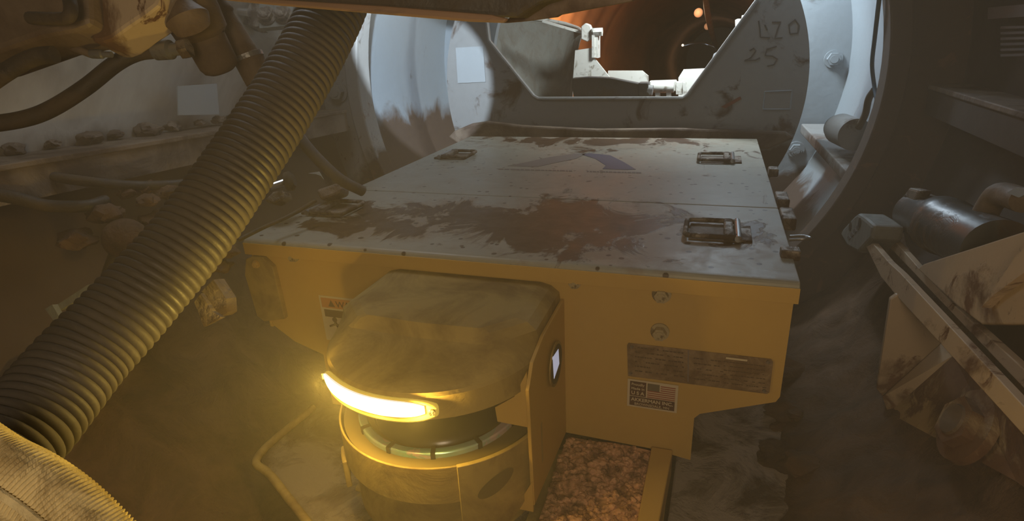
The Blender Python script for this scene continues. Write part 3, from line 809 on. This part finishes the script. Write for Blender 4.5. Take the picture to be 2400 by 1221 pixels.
# side plate and its front flange
obj('side_panel', MB().prism([(-.1985, .764, .330), (-.1985, .764, .576), (-.1985, .65, .574), (-.1985, .60, .562), (-.1985, .578, .535), (-.1985, .582, .345)], (.005, 0, 0)), 'yellow', hs, bevel=.001)
obj('side_panel', MB().prism([(-.504, .764, .330), (-.504, .764, .576), (-.504, .66, .574), (-.504, .64, .560), (-.504, .64, .345)], (-.005, 0, 0)), 'yellow_dusty', hs)
obj('corner_gusset', MB().prism([PY(x, y, .588) for x, y in ((1234, 872), (1240, 1002), (1166, 988), (1160, 955), (1205, 930))], (0, .004, 0)), 'yellow', hs)
obj('foot_gusset', MB().prism([PY(x, y, .580) for x, y in ((1248, 1128), (1250, 1200), (1202, 1190), (1225, 1165))], (0, .004, 0)), 'yellow', hs)
# port hole with glowing window in the side panel
c = PX(1302, 852, -.190)
m = MB(); m.tube([c + Vector((-.0005, 0, 0)), c + Vector((.0015, 0, 0))], [.0335, .0335], 32); ph = obj('port_ring', m, 'yellow_dusty', hs)
m = MB(); m.tube([c + Vector((.001, 0, 0)), c + Vector((.002, 0, 0))], [.029, .029], 32); obj('port_glass', m, 'dark', ph)
m = MB(); m.prism([PX(x, y, -.1875) for x, y in ((1296, 838), (1309, 818), (1311, 852), (1299, 888))], (-.001, 0, 0)); obj('window_pane', m, 'screen', ph, label='small bright violet white pane seen through the port')
# base band
m = MB()
def dwall(R, th, z0, z1, back=FACE - .001):
    o0, i0 = dshape(R, z0, back), dshape(R - th, z0, back - .0); o1, i1 = dshape(R, z1, back), dshape(R - th, z1, back)
    mm = MB(); n = len(o0)
    V = [[mm.bm.verts.new(p) for p in r_] for r_ in (o0, o1, i1, i0)]
    for a, b in zip(V, V[1:] + V[:1]):
        for k in range(n - 1): mm.bm.faces.new((a[k], a[k + 1], b[k + 1], b[k]))
    mm.bm.faces.new([V[i][0] for i in range(4)]); mm.bm.faces.new([V[i][-1] for i in range(4)][::-1])
    return mm
obj('rim_band', dwall(HR, .003, .392, .450), 'yellow_dusty', hs, bevel=.001)
obj('lower_body', dwall(HR - .012, .006, .31, .393), 'yellow_dusty', hs)
def disc(R0, R1, z0, z1, cx, cy, seg=64):
    mm = MB(); V = []
    for r_, z in ((R0, z0), (R1, z0), (R1, z1), (R0, z1)): V.append([mm.bm.verts.new((cx + r_ * math.cos(2 * PI * k / seg), cy + r_ * math.sin(2 * PI * k / seg), z)) for k in range(seg)])
    for a, b in zip(V, V[1:] + V[:1]):
        for k in range(seg): mm.bm.faces.new((a[k], a[(k + 1) % seg], b[(k + 1) % seg], b[k]))
    return mm
RX_, RY_ = -.352, .640
m = MB(); rings = []
for (R, z) in ((HR - .006, .444), (.130, .440), (.122, .434)):
    rings.append([(p[0], min(p[1], FACE - .002), p[2]) for p in dshape(R, z)])
m.loft(rings)
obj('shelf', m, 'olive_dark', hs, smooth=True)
rg = obj('clear_ring', disc(.108, .1205, .441, .452, RX_, RY_), 'iris', hs, bevel=.002, label='shiny clear segmented ring with painted green and pink sheen')
for k in range(12):
    m = MB(); a = 2 * PI * k / 12 + .35; u = Vector((math.cos(a), math.sin(a), 0)); cc = Vector((RX_, RY_, .4475)) + u * .115
    m.box(cc, (.014, .006, .012), Matrix.Rotation(a, 3, 'Z'))
    obj('clip', m, 'dome', rg)
m = MB(); rings = []
for k in range(9):
    a = PI / 2 * k / 8; rings.append([(RX_ + .100 * math.cos(a) * math.cos(b * PI / 24) + 0, RY_ + .100 * math.cos(a) * math.sin(b * PI / 24), .442 + .030 * math.sin(a) * 1.0) for b in range(48)] if k < 8 else [(RX_ + .002 * math.cos(b * PI / 24), RY_ + .002 * math.sin(b * PI / 24), .472) for b in range(48)])
m.loft(rings); obj('dark_dome', m, 'dome', hs)
# lower right lobe with an oval hole, tabs
lob = [(1085, 1105), (1140, 1080), (1243, 1025), (1246, 1110), (1230, 1150), (1190, 1180), (1100, 1235), (1080, 1235), (1075, 1160)]
def on_d(px, py, off=.0):
    """meet the upright curved band"""
    r = ray(px, py); lo, hi = .3, 1.3
    R = HR + off
    best = None
    for i in range(400):
        t = lo + (hi - lo) * i / 400; p = CAM + r * t
        if math.hypot(p.x - HX, min(0, p.y - HY)) < R and abs(p.x - HX) < R + .01 and p.y > HY - R: best = p; break
    return best or PY(px, py, .6)
def skin(pts, off, depth, n=10):
    """a thick patch wrapped round the housing: pts in (angle, z)"""
    mm = MB(); A = []
    for a, z in pts:
        A.append((a, z))
    fr_ = [(HX + (HR + off) * math.cos(a), HY + (HR + off) * math.sin(a), z) for a, z in A]
    bk_ = [(HX + (HR + off - depth) * math.cos(a), HY + (HR + off - depth) * math.sin(a), z) for a, z in A]
    a_ = [mm.bm.verts.new(p) for p in fr_]; b_ = [mm.bm.verts.new(p) for p in bk_]
    n_ = len(a_); 
    mm.bm.faces.new(a_); mm.bm.faces.new(b_[::-1])
    for i in range(n_): mm.bm.faces.new((a_[i], b_[i], b_[(i + 1) % n_], a_[(i + 1) % n_]))
    return mm
def sector(a0, a1, z0, z1, off, depth, n=12):
    mm = MB(); R = []
    for i in range(n + 1):
        a = a0 + (a1 - a0) * i / n; ca, sa = math.cos(a), math.sin(a)
        zb = z0(i / n) if callable(z0) else z0; zt = z1(i / n) if callable(z1) else z1
        R.append([mm.bm.verts.new((HX + r_ * ca, HY + r_ * sa, z)) for r_, z in ((HR + off, zb), (HR + off, zt), (HR + off - depth, zt), (HR + off - depth, zb))])
    for a, b in zip(R, R[1:]):
        for k in range(4): mm.bm.faces.new((a[k], a[(k + 1) % 4], b[(k + 1) % 4], b[k]))
    mm.bm.faces.new(R[0]); mm.bm.faces.new(R[-1][::-1]); return mm
D = math.radians
obj('side_lobe', sector(D(-60), D(-8), lambda t: .285 + .10 * t, .452, .004, .006, 20), 'yellow_dusty', hs, bevel=.001, label='deeper yellow lobe of the band with an oval hole')
mm = MB(); rings = []
for q in range(7):
    f_ = max(.02, q / 6); rings.append([(HX + (HR + .0046) * math.cos(D(-42) + f_ * .17 * math.cos(2 * PI * k / 28)), HY + (HR + .0046) * math.sin(D(-42) + f_ * .17 * math.cos(2 * PI * k / 28)), .408 + f_ * (.014 * math.sin(2 * PI * k / 28) + .009 * math.cos(2 * PI * k / 28))) for k in range(28)])
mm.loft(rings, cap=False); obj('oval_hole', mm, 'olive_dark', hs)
obj('mounting_tab', sector(D(-150), D(-136), .345, .392, .006, .008, 4), 'yellow_dusty', hs, bevel=.002)
# light strip round the hood front
A0, A1 = D(-134), D(-65)
led = thing('light_strip', 'glowing yellow white light strip on the front lip of the housing', 'light', (HX - .03, HY - HR, .53))
obj('amber_lens', sector(A0, A1, lambda t: .524 + .010 * (2 * t - 1) ** 6, lambda t: .557 - .010 * (2 * t - 1) ** 6, .008, .008, 30), 'amber', led, bevel=.003, label='clear amber lens')
obj('lit_bar', sector(A0 + .06, A1 - .10, lambda t: .534 + .006 * (2 * t - 1) ** 6, lambda t: .556 - .006 * (2 * t - 1) ** 6, .0098, .004, 30), 'led', led, label='white hot lit bar')
for a in (A0 + .0, A1 - .05):
    m = MB(); c = Vector((HX + (HR + .008) * math.cos(a), HY + (HR + .008) * math.sin(a), .541)); u = Vector((math.cos(a), math.sin(a), 0)); m.cyl(c, c + u * .003, .004)
    obj('end_screw', m, 'steel_muddy', led)
for i in range(4):
    a = A0 + (A1 - A0) * (i + .5) / 4
    o = lamp('strip_lamp', 'POINT', (HX + (HR + .016) * math.cos(a), HY + (HR + .016) * math.sin(a), .548), .84, (1.0, .66, .12), shadow_soft_size=.003)

# pan and sled on the floor round the housing
pan = thing('gravel_tray', 'shallow yellow steel tray of red gravel right of the housing', 'tray', (-.08, .60, .30))
obj('side_rail', MB().prism([PZ(x, y, .335) for x, y in ((1527, 1046), (1577, 1054), (1540, 1250), (1490, 1240))], (0, 0, -.05)), 'yellow', pan, bevel=.002, label='yellow rail running towards the camera')
obj('tray_floor', MB().box((-.12, .62, .288), (.19, .29, .006)), 'yellow_dusty', pan)
def gz(x, y): return .314 + .012 * nz(x, y, 9) + .010 * (y - .6) / .15
m = MB(); nx = 40; G = []
for j in range(nx + 1):
    y = .45 + (.763 - .45) * j / nx
    xr_ = -.030 - (.76 - y) * .0
    G.append([m.bm.verts.new((-.19 + (xr_ + .19) * i / nx, y, gz(-.19 + (xr_ + .19) * i / nx, y))) for i in range(nx + 1)])
for a, b in zip(G, G[1:]):
    for i in range(nx): m.bm.faces.new((a[i], a[i + 1], b[i + 1], b[i]))
for i in range(1500):
    x = random.uniform(-.188, -.034); y = random.uniform(.46, .758); r = random.choice((.002, .003, .004, .005)) * random.uniform(.8, 1.3)
    q = bmesh.ops.create_icosphere(m.bm, subdivisions=1, radius=r)
    s_ = (random.uniform(.7, 1.4), random.uniform(.7, 1.4), random.uniform(.5, .9))
    rot = Matrix.Rotation(random.random() * 6, 3, 'Z')
    for v in q['verts']: v.co = rot @ Vector((v.co.x * s_[0], v.co.y * s_[1], v.co.z * s_[2])) + Vector((x, y, gz(x, y) + r * .3))
tag(obj('red_gravel', m, 'gravel', smooth=False), 'loose red brown gravel filling the tray right of the housing', 'gravel', kind='stuff')
# low sled plate left of and below the housing
sl = thing('sled_plate', 'dusty low steel base plate below and left of the housing', 'base plate', (-.5, .5, .2))
poly = [PZ(x, y, .27) for x, y in ((735, 955), (602, 1068), (770, 1290), (1250, 1330), (1300, 1100), (1200, 960))]
obj('plate', MB().prism(poly, (0, 0, -.012)), 'mud_pale', sl, bevel=.003)
e = [PZ(x, y, .276) for x, y in ((735, 955), (606, 1068), (640, 1120), (772, 1290))]
obj('edge_rod', MB().tube(spline(e, 6), .007, 10), 'yellow_dusty', sl)
e = [PZ(x, y, .28) for x, y in ((838, 1142), (960, 1170), (1085, 1205))]
obj('cross_rod', MB().tube(e, .006, 10), 'yellow_dusty', sl)
# long skid member under the box on the left
sk = thing('skid_rail', 'dusty low rail running back under the left side of the box', 'rail', PZ(560, 800, .2))
obj('bar', MB().prism([PZ(x, y, .22) for x, y in ((690, 800), (560, 900), (480, 990), (505, 1000), (590, 915), (730, 815))], (0, 0, -.05)), 'yellow_dusty', sk, bevel=.003)
obj('flange', MB().prism([PZ(x, y, .25) for x, y in ((640, 690), (555, 770), (420, 900), (432, 910), (566, 782), (652, 700))], (0, 0, -.01)), 'mud_pale', sk)
# pale mud plate lying right of the rail
m = MB()
gm = [PZ(x, y, .215) for x, y in ((1600, 960), (1700, 950), (1800, 940), (1850, 990), (1880, 1030), (1905, 1080), (1880, 1160), (1790, 1250), (1560, 1250))]
m.prism(gm, (0, 0, -.012))
tag(obj('muddy_floor_plate', m, 'mud_light', bevel=.004), 'grey steel floor plate smeared with pale dried mud below the right of the box', 'plate')

# ================================================================== THE CORRUGATED HOSE
cen = [(800, -30), (777, 30), (722, 138), (665, 235), (607, 325), (553, 405), (495, 490), (430, 577), (357, 662), (280, 748), (195, 838), (118, 930), (50, 1010), (-30, 1090)]
N = len(cen); pts = []
for i, (x, y) in enumerate(cen):
    t = (y + 30) / 1120; pts.append(PD(x, y, .80 - .205 * t - .11 * t * t))
P = resample(spline(pts, 16), .00105)
pitch = 9
rad = [.0398 + .0030 * abs(math.sin(PI * i / pitch)) ** .7 for i in range(len(P))]
hz = thing('corrugated_hose', 'thick black corrugated hose running diagonally down the left', 'hose', P[-1])
obj('ribbed_wall', MB().tube(P, rad, 40), 'hose', hz)

# ribbed sleeve in the near corner
arc = [(-90, 1054), (-20, 1100), (60, 1140), (140, 1195), (215, 1265), (290, 1350), (350, 1450)]
P = resample(spline([PD(x, y, .40) for x, y in arc], 14), .00070)
rad = [.0240 + .0010 * math.cos(2 * PI * i / 4) for i in range(len(P))]
slv = thing('ribbed_sleeve', 'ribbed khaki fabric sleeve curving through the lower left corner', 'sleeve', P[0])
obj('ribbed_fabric', MB().tube(P, rad, 40), 'sleeve', slv)
back_ = fwd * -1
off = (back_ * .0215 + Vector((0, 0, .008)))
obj('seam_cord', MB().tube([p + off for p in P[::4]], .0030, 8), 'sleeve', slv)

# ================================================================== UPPER LEFT MACHINERY
# rust streaked beige bracket
bk = thing('drip_stained_bracket', 'beige steel bracket with rust drips in the upper left corner', 'bracket', PD(250, 60, .62))
def pd_plate(pts, d, th): return MB().prism([PD(x, y, d) for x, y in pts], fwd * th)
obj('face_plate', pd_plate(((60, -80), (395, -80), (378, -10), (370, 12), (345, 32), (300, 62), (262, 90), (240, 98), (214, 98), (208, 60), (204, 40), (160, 55), (60, 60)), .60, .05), 'beige_drip', bk, bevel=.004)
obj('lower_arm', pd_plate(((-80, -60), (205, -60), (212, 55), (170, 70), (90, 85), (-80, 145)), .58, .06), 'valve', bk, bevel=.006)
m = MB(); m.tube(spline([PD(150, -40, .56), PD(165, 10, .555), PD(162, 38, .555), PD(140, 44, .56), (PD(70, 42, .57))], 6), .006, 10)
obj('grab_loop', m, 'rubber', bk)
# valve body
vb = thing('valve_body', 'muddy brown cylindrical valve body hanging from the upper left', 'valve', PD(510, 160, .66))
m = MB(); a = PD(395, -70, .66); b = PD(524, 172, .73); ax = (b - a)
m.tube([a, a + ax * .40, a + ax * .58, a + ax * .63, a + ax * .90, a + ax * .955, a + ax * .985, a + ax * 1.0], [.034, .033, .031, .0245, .0235, .0205, .014, .004], 32); obj('barrel', m, 'valve', vb)
m = MB(); m.tube([PD(425, 20, .64), PD(440, 45, .64), PD(452, 66, .645), PD(456, 72, .65)], [.016, .024, .020, .004], 24); obj('side_boss', m, 'valve', vb)
m = MB(); m.hexagon(PD(444, 112, .65), PD(424, 117, .65), .011); obj('port_nut', m, 'steel_muddy', vb)
# second fitting
vf = thing('hose_tail_fitting', 'long brown tapered fitting beside the valve body', 'fitting', PD(600, 185, .76))
m = MB(); a = PD(492, -40, .74); b = PD(612, 195, .78); ax = b - a
m.tube([a, a + ax * .20, a + ax * .24, a + ax * .28, a + ax * .30, a + ax * .62, a + ax * .70, a + ax * .72, a + ax * .98, a + ax], [.009, .009, .012, .012, .010, .0155, .0165, .0195, .0190, .012], 28); obj('stem', m, 'valve', vf)
m = MB(); p = a + ax * .71; u = ax.normalized(); m.cyl(p, p + u * .006, .0208, .0208, 28); obj('collar', m, 'steel', vf)
# hoses at upper left
def hose(name, pix, r, mat, lab, fit=None, seg=16):
    t = thing(name, lab, 'hose', PD(*pix[0]))
    pth = spline([PD(*p) for p in pix], 10)
    obj('rubber_line', MB().tube(pth, r, seg), mat, t)
    if fit:
        m = MB(); a, b = PD(*fit[0]), PD(*fit[1]); ax = b - a
        m.tube([a, a + ax * .05, a + ax * .55, a + ax * .6, a + ax], [r * 1.05, r * 1.22, r * 1.22, r * .8, r * .8], 20); obj('crimp_fitting', m, 'steel', t, label='grey crimped steel end')
    return t
hose('hydraulic_hose', ((368, 118, .66), (320, 125, .655), (270, 150, .65), (200, 205, .64), (120, 255, .63), (50, 280, .62), (-60, 296, .60)), .0088, 'rubber', 'black hydraulic hose with crimped fitting curving left from the valve body', ((362, 119, .66), (432, 114, .655)))
hose('stub_hose', ((128, 128, .56), (90, 132, .56), (50, 148, .56), (10, 172, .56), (-60, 220, .56)), .0082, 'rubber', 'short thick black hose end at the left edge under the beige bracket')
hose('thin_hose', ((215, 128, .62), (170, 112, .62), (125, 108, .62), (60, 135, .62), (-40, 190, .62)), .004, 'valve', 'thin brown hose looping above the short thick hose', ((212, 126, .62), (262, 128, .62)))
# bolted block at the top left behind the hose
bb = thing('bolted_block', 'grey bolted steel block with a bright rod behind the hose top', 'block', PD(630, 62, 1.35))
obj('body', pd_plate(((560, -10), (612, -20), (612, 62), (598, 62), (560, 50)), 1.38, .04), 'steel_muddy', bb)
obj('plate', pd_plate(((608, -20), (700, -20), (690, 10), (672, 60), (608, 66)), 1.34, .02), 'white_dirty', bb)
for x, y in ((626, 38), (664, 36)):
    c = PD(x, y, 1.34); hex_bolt('bolt', c, -fwd, .016, .016, 'steel_muddy', bb)
m = MB(); m.cyl(PD(510, 20, 1.36), PD(584, 29, 1.36), .010); obj('rod', m, 'bright_steel', bb, label='bright round rod')

# overhead beam
ob = thing('overhead_beam', 'dark overhead steel beam with a rusty lower edge across the top', 'beam', PY(900, 10, .50))
obj('web', MB().prism([PY(x, y, .47) for x, y in ((420, -120), (1330, -120), (1320, -10), (1262, 8), (1210, 42), (1150, 40), (640, 2), (440, -20))], (0, .06, 0)), 'beam', ob, bevel=.004)
obj('bottom_flange', MB().prism([PY(x, y, .465) for x, y in ((400, -28), (640, -2), (900, 14), (1150, 34), (1190, 44), (1180, 54), (1100, 51), (850, 30), (640, 12), (400, -12))], (0, .006, 0)), 'beam_edge', ob, bevel=.002, label='rust coloured bottom edge')
obj('end_gusset', MB().prism([PY(x, y, .50) for x, y in ((1180, 54), (1196, 40), (1262, 6), (1330, -60), (1560, -60), (1480, 2), (1310, 34), (1300, 40), (1225, 50))], (0, .012, 0)), 'ledge', ob, label='speckled muddy end plate')

# ================================================================== LEFT SIDE SMALL THINGS
hose('lower_cable', ((-60, 392, .90), (60, 405, .92), (200, 425, .95), (320, 435, 1.0), (430, 430, 1.05), (470, 415, 1.1)), .0085, 'rubber', 'upper of the two thick black cables under the left ledge')
hose('lower_cable', ((-60, 448, .84), (40, 465, .86), (110, 482, .88), (200, 483, .9), (250, 470, .93)), .0095, 'rubber', 'lower of the two thick black cables under the left ledge')
hose('drain_hose', ((690, 300, 1.05), (712, 335, 1.05), (752, 380, 1.06), (800, 422, 1.08), (850, 448, 1.12)), .0105, 'hose', 'plain brown black hose dropping behind the box from the corrugated hose')
hose('thin_lead', ((560, 562, .95), (620, 532, .98), (680, 505, 1.02), (740, 470, 1.06)), .0035, 'rubber', 'thin black lead running along the left edge of the box')
bj = thing('steel_plunger', 'bright steel rod end between the corrugated hose and the box', 'rod', PD(655, 435, 1.1))
obj('rod', MB().cyl(PD(630, 440, 1.08), PD(676, 424, 1.10), .0075, seg=16), 'bright_steel', bj)
obj('socket', MB().tube([PD(672, 426, 1.10), PD(682, 424, 1.10), PD(690, 422, 1.1)], [.018, .019, .012], 20), 'rubber', bj)
obj('saddle', pd_plate(((618, 470), (640, 448), (664, 446), (668, 464), (640, 480)), 1.06, .04), 'steel_muddy', bj, bevel=.004)
kn = thing('round_knob', 'round muddy knob in the shadow left of the corrugated hose', 'knob', PD(300, 600, .95))
m = MB(); c = PD(295, 560, .92); bmesh.ops.create_uvsphere(m.bm, u_segments=24, v_segments=16, radius=.033); bmesh.ops.translate(m.bm, vec=c, verts=m.bm.verts); obj('ball', m, 'mud', kn)
obj('stem', MB().cyl(c, PD(265, 640, .98), .016), 'rubber', kn)
lbk = thing('l_bracket', 'pale bent strip bracket at the left of the corrugated hose', 'bracket', PD(130, 740, .80))
obj('long_leg', pd_plate(((128, 718), (205, 668), (218, 664), (216, 680), (200, 692), (138, 728)), .80, .01), 'white_dirty', lbk)
obj('short_leg', pd_plate(((105, 724), (122, 714), (140, 745), (132, 760)), .79, .01), 'white_dirty', lbk)
yb = thing('cut_block', 'pale yellow cut block between the corrugated hose and the box', 'block', PD(490, 750, .80))
obj('front_strip', pd_plate(((455, 708), (470, 688), (498, 730), (520, 744), (478, 766)), .80, .01), 'mud_pale', yb)
obj('rear_body', pd_plate(((472, 684), (500, 655), (530, 700), (532, 734), (520, 742), (500, 728)), .81, .03), 'mud_pale', yb)
cb = thing('junction_box', 'small muddy box beside the left edge of the yellow box', 'box', PD(770, 455, 1.2))
obj('case', pd_plate(((740, 445), (790, 428), (800, 440), (798, 452), (752, 470)), 1.15, .06), 'mud_pale', cb, bevel=.005)
m = MB(); m.prism([PD(x, y, 1.15) for x, y in ((722, 406), (748, 402), (758, 420), (752, 412), (740, 408))], fwd * .004)
tag(obj('paper_scrap', m, 'paper'), 'torn white scrap above the small muddy box on the left', 'scrap')
sp = []
for x, y, d, r in ((300, 450, 1.0, .02), (340, 440, 1.02, .022), (390, 450, 1.03, .026), (410, 440, 1.05, .02), (345, 470, .98, .02), (520, 625, 1.0, .02), (535, 590, 1.0, .02), (250, 500, .92, .03), (180, 560, .9, .03), (370, 520, 1.0, .035)):
    sp.append((PD(x, y, d), r * .62))
clods('mud_clods', sp, 'mud', 'brown mud clods and stones piled under the left wall ledge')

# ================================================================== RIGHT SIDE JACK FRAME
jf = thing('thrust_jack', 'beige steel jack frame with two long flanges in the lower right corner', 'frame', PX(2250, 900, .30))
XF = .30
def xp(pts, x, th): return MB().prism([PX(a, b, x) for a, b in pts], (th, 0, 0))
def band(p0, p1, w0, w1, x, th):
    """long flat bar between two pixel points with widths (pixels) across"""
    d = Vector((p1[0] - p0[0], p1[1] - p0[1])).normalized(); n_ = Vector((-d.y, d.x))
    q = [(p0[0] + n_.x * w0, p0[1] + n_.y * w0), (p1[0] + n_.x * w1, p1[1] + n_.y * w1), (p1[0] - n_.x * w1, p1[1] - n_.y * w1), (p0[0] - n_.x * w0, p0[1] - n_.y * w0)]
    return xp(q, x, th)
obj('lower_flange', xp(((2030, 578), (2045, 570), (2080, 612), (2110, 640), (2480, 1040), (2480, 1110), (2190, 790), (2098, 690), (2064, 648)), .290, .010), 'beige', jf, bevel=.001)
obj('upper_flange', xp(((2050, 545), (2066, 540), (2100, 568), (2150, 625), (2230, 710), (2480, 940), (2480, 995), (2180, 680), (2110, 606)), .330, .010), 'beige', jf, bevel=.001)
obj('channel_web', xp(((2045, 560), (2060, 552), (2480, 960), (2480, 1060)), .338, .008), 'cylinder', jf, label='black inside of the channel')
obj('upper_gusset', xp(((2150, 630), (2165, 618), (2390, 545), (2480, 520), (2480, 760), (2300, 760), (2240, 715)), .322, .012), 'beige', jf, bevel=.002, label='large beige triangular gusset with rust at the upper right')
obj('gusset_rib', xp(((2380, 600), (2480, 520), (2480, 580), (2330, 690), (2300, 720)), .312, .012), 'beige', jf)
gA, gB, gC, gD = PY(2098, 690, .95), PY(2055, 912, .95), PY(2082, 968, .95), PY(2206, 806, .95)
obj('lower_gusset', MB().prism([PY(x, y, .95) for x, y in ((2087, 702), (2104, 690), (2206, 806), (2068, 930), (2055, 912))], (0, .010, 0)), 'beige', jf, bevel=.002, label='beige triangular gusset left of the channel')
e1 = [PY(2068, 930, .945), PY(2082, 968, .93), PY(2236, 832, .90), PY(2206, 806, .945)]
obj('fold_strip', MB().prism(e1, (.004, .008, 0)), 'beige', jf)
s0, s1, s2, s3 = PY(2082, 968, .93), PY(2236, 832, .90), PY(2480, 1100, .60), PY(2480, 1200, .58)
sp_ = MB().prism([s0, s1, s2, s3, PY(2380, 1128, .66)], (.006, .012, 0))
obj('side_plate', sp_, 'rusty_beige', jf, bevel=.001)
c = (PY(2270, 1000, .72)); nrm = (s1 - s0).cross(s3 - s0).normalized()
if nrm.dot(CAM - c) < 0: nrm = -nrm
# put the hub on the plate plane
dpl = (s0 - CAM).dot(nrm) / ray(2270, 1000).dot(nrm); c = CAM + ray(2270, 1000) * dpl
hub = obj('pin_hub', MB().tube([c - nrm * .004, c + nrm * .006], [.052, .050], 36), 'rusty_beige', jf, label='round pin hub caked with rusty mud')
obj('hex_nut', MB().hexagon(c + nrm * .006, c + nrm * .020, .034), 'rusty_beige', hub)
obj('pin', MB().cyl(c + nrm * .020, c + nrm * .023, .022, .020), 'valve', hub)
# end block with cast letters
eb = thing('end_block', 'pale muddy cast end block at the far tip of the jack frame', 'block', PX(2010, 560, .30))
obj('body', xp(((1968, 548), (1975, 536), (2002, 506), (2010, 500), (2028, 512), (2046, 528), (2040, 560), (2010, 592), (1985, 578)), .285, .05), 'white_dirty', eb, bevel=.006)
m = MB()
for k in range(4): m.prism([PX(x, y, .284) for x, y in ((1985 + k * 7, 556 - k * 8), (1989 + k * 7, 551 - k * 8), (1993 + k * 7, 558 - k * 8), (1989 + k * 7, 563 - k * 8))], (.002, 0, 0))
obj('cast_marks', m, 'ink', eb)
m = MB()
for x, y in ((1992, 530), (2014, 522)): p = PX(x, y, .284); m.cyl(p, p + Vector((.003, 0, 0)), .010)
obj('hole', m, 'dark', eb)
# hydraulic cylinder behind the frame
hc = thing('hydraulic_cylinder', 'dark glossy hydraulic cylinder behind the jack frame', 'cylinder', PX(2250, 560, .37))
m = MB(); a = PX(2150, 500, .37); b = PX(2340, 590, .37) ; ax = b - a
m.tube([a, a + ax * .30, a + ax * .34, a + ax * .45, a + ax * .47, a + ax], [.040, .040, .047, .047, .043, .043], 32); obj('barrel', m, 'cylinder', hc)
obj('end_lug', xp(((2130, 440), (2156, 446), (2140, 475), (2118, 500), (2096, 526), (2090, 518), (2104, 494), (2108, 470)), .345, .02), 'steel_muddy', hc, bevel=.004)
m = MB(); p = PX(2118, 474, .344); m.cyl(p, p + Vector((.003, 0, 0)), .014); obj('lug_hole', m, 'dark', hc)
m = MB(); m.tube([PX(2155, 490, .35), PX(2235, 525, .35)], .004, 8); obj('bleed_pipe', m, 'bright_steel', hc)
# elbow fitting with white tag at the right edge
ef = thing('elbow_fitting', 'dark elbow pipe fitting above the jack frame at the right edge', 'fitting', PX(2340, 480, .38))
obj('elbow', MB().tube(spline([PX(2300, 520, .38), PX(2320, 480, .38), PX(2345, 455, .38), PX(2400, 470, .38)], 6), .016, 16), 'valve', ef)
m = MB(); m.prism([PX(x, y, .35) for x, y in ((2360, 452), (2382, 438), (2402, 441), (2402, 456), (2388, 463))], (.003, 0, 0))
tag(obj('paper_tag', m, 'paper'), 'small white tag on the elbow fitting at the right edge', 'tag')
# hose below the frame
hose('jack_hose', ((2120, 1046, .92), (2150, 1085, .90), (2185, 1140, .88), (2215, 1200, .86), (2240, 1290, .84)), .0085, 'rubber', 'dim hydraulic hose with fitting dropping below the jack frame', ((2172, 1120, .885), (2106, 1030, .925)))
m = MB(); m.tube([PD(2150, 1080, .89), PD(2200, 1165, .87)], [.010, .017], 16); 
tag(obj('hose_guard', m, 'valve'), 'brown sleeve guard round the hose below the jack frame', 'guard')
# rubble between box and frame
sp = []
for i in range(26):
    x = random.uniform(1900, 2080); y = random.uniform(640, 1150); p = PZ(x, y, .2)
    if p.x > .20: p.x = .20 - random.random() * .05
    sp.append(((p.x, p.y, floor_z(p.x, p.y) + .005), random.uniform(.012, .03)))
clods('rubble', sp, 'mud', 'brown mud rubble on the floor between the box and the jack frame')

# ================================================================== HAZE
def haze(name, mb, hd, lab):
    hzm = bpy.data.materials.new('dust_haze'); hzm.use_nodes = True; nt = hzm.node_tree
    nt.nodes.remove(nt.nodes['Principled BSDF'])
    vs = nt.nodes.new('ShaderNodeVolumeScatter'); vs.inputs['Color'].default_value = (1, .90, .74, 1); vs.inputs['Density'].default_value = hd; vs.inputs['Anisotropy'].default_value = .1
    nt.links.new(vs.outputs[0], nt.nodes['Material Output'].inputs['Volume'])
    tag(obj(name, mb, hzm), lab, 'haze', kind='stuff')
m = MB(); m.loft([[(AX + .775 * math.cos(2 * PI * k / 64), y, AZ + .775 * math.sin(2 * PI * k / 64)) for k in range(64)] for y in (.20, 1.46)])
haze('dust_haze', m, .235, 'thin even dust haze hanging through the whole shield')
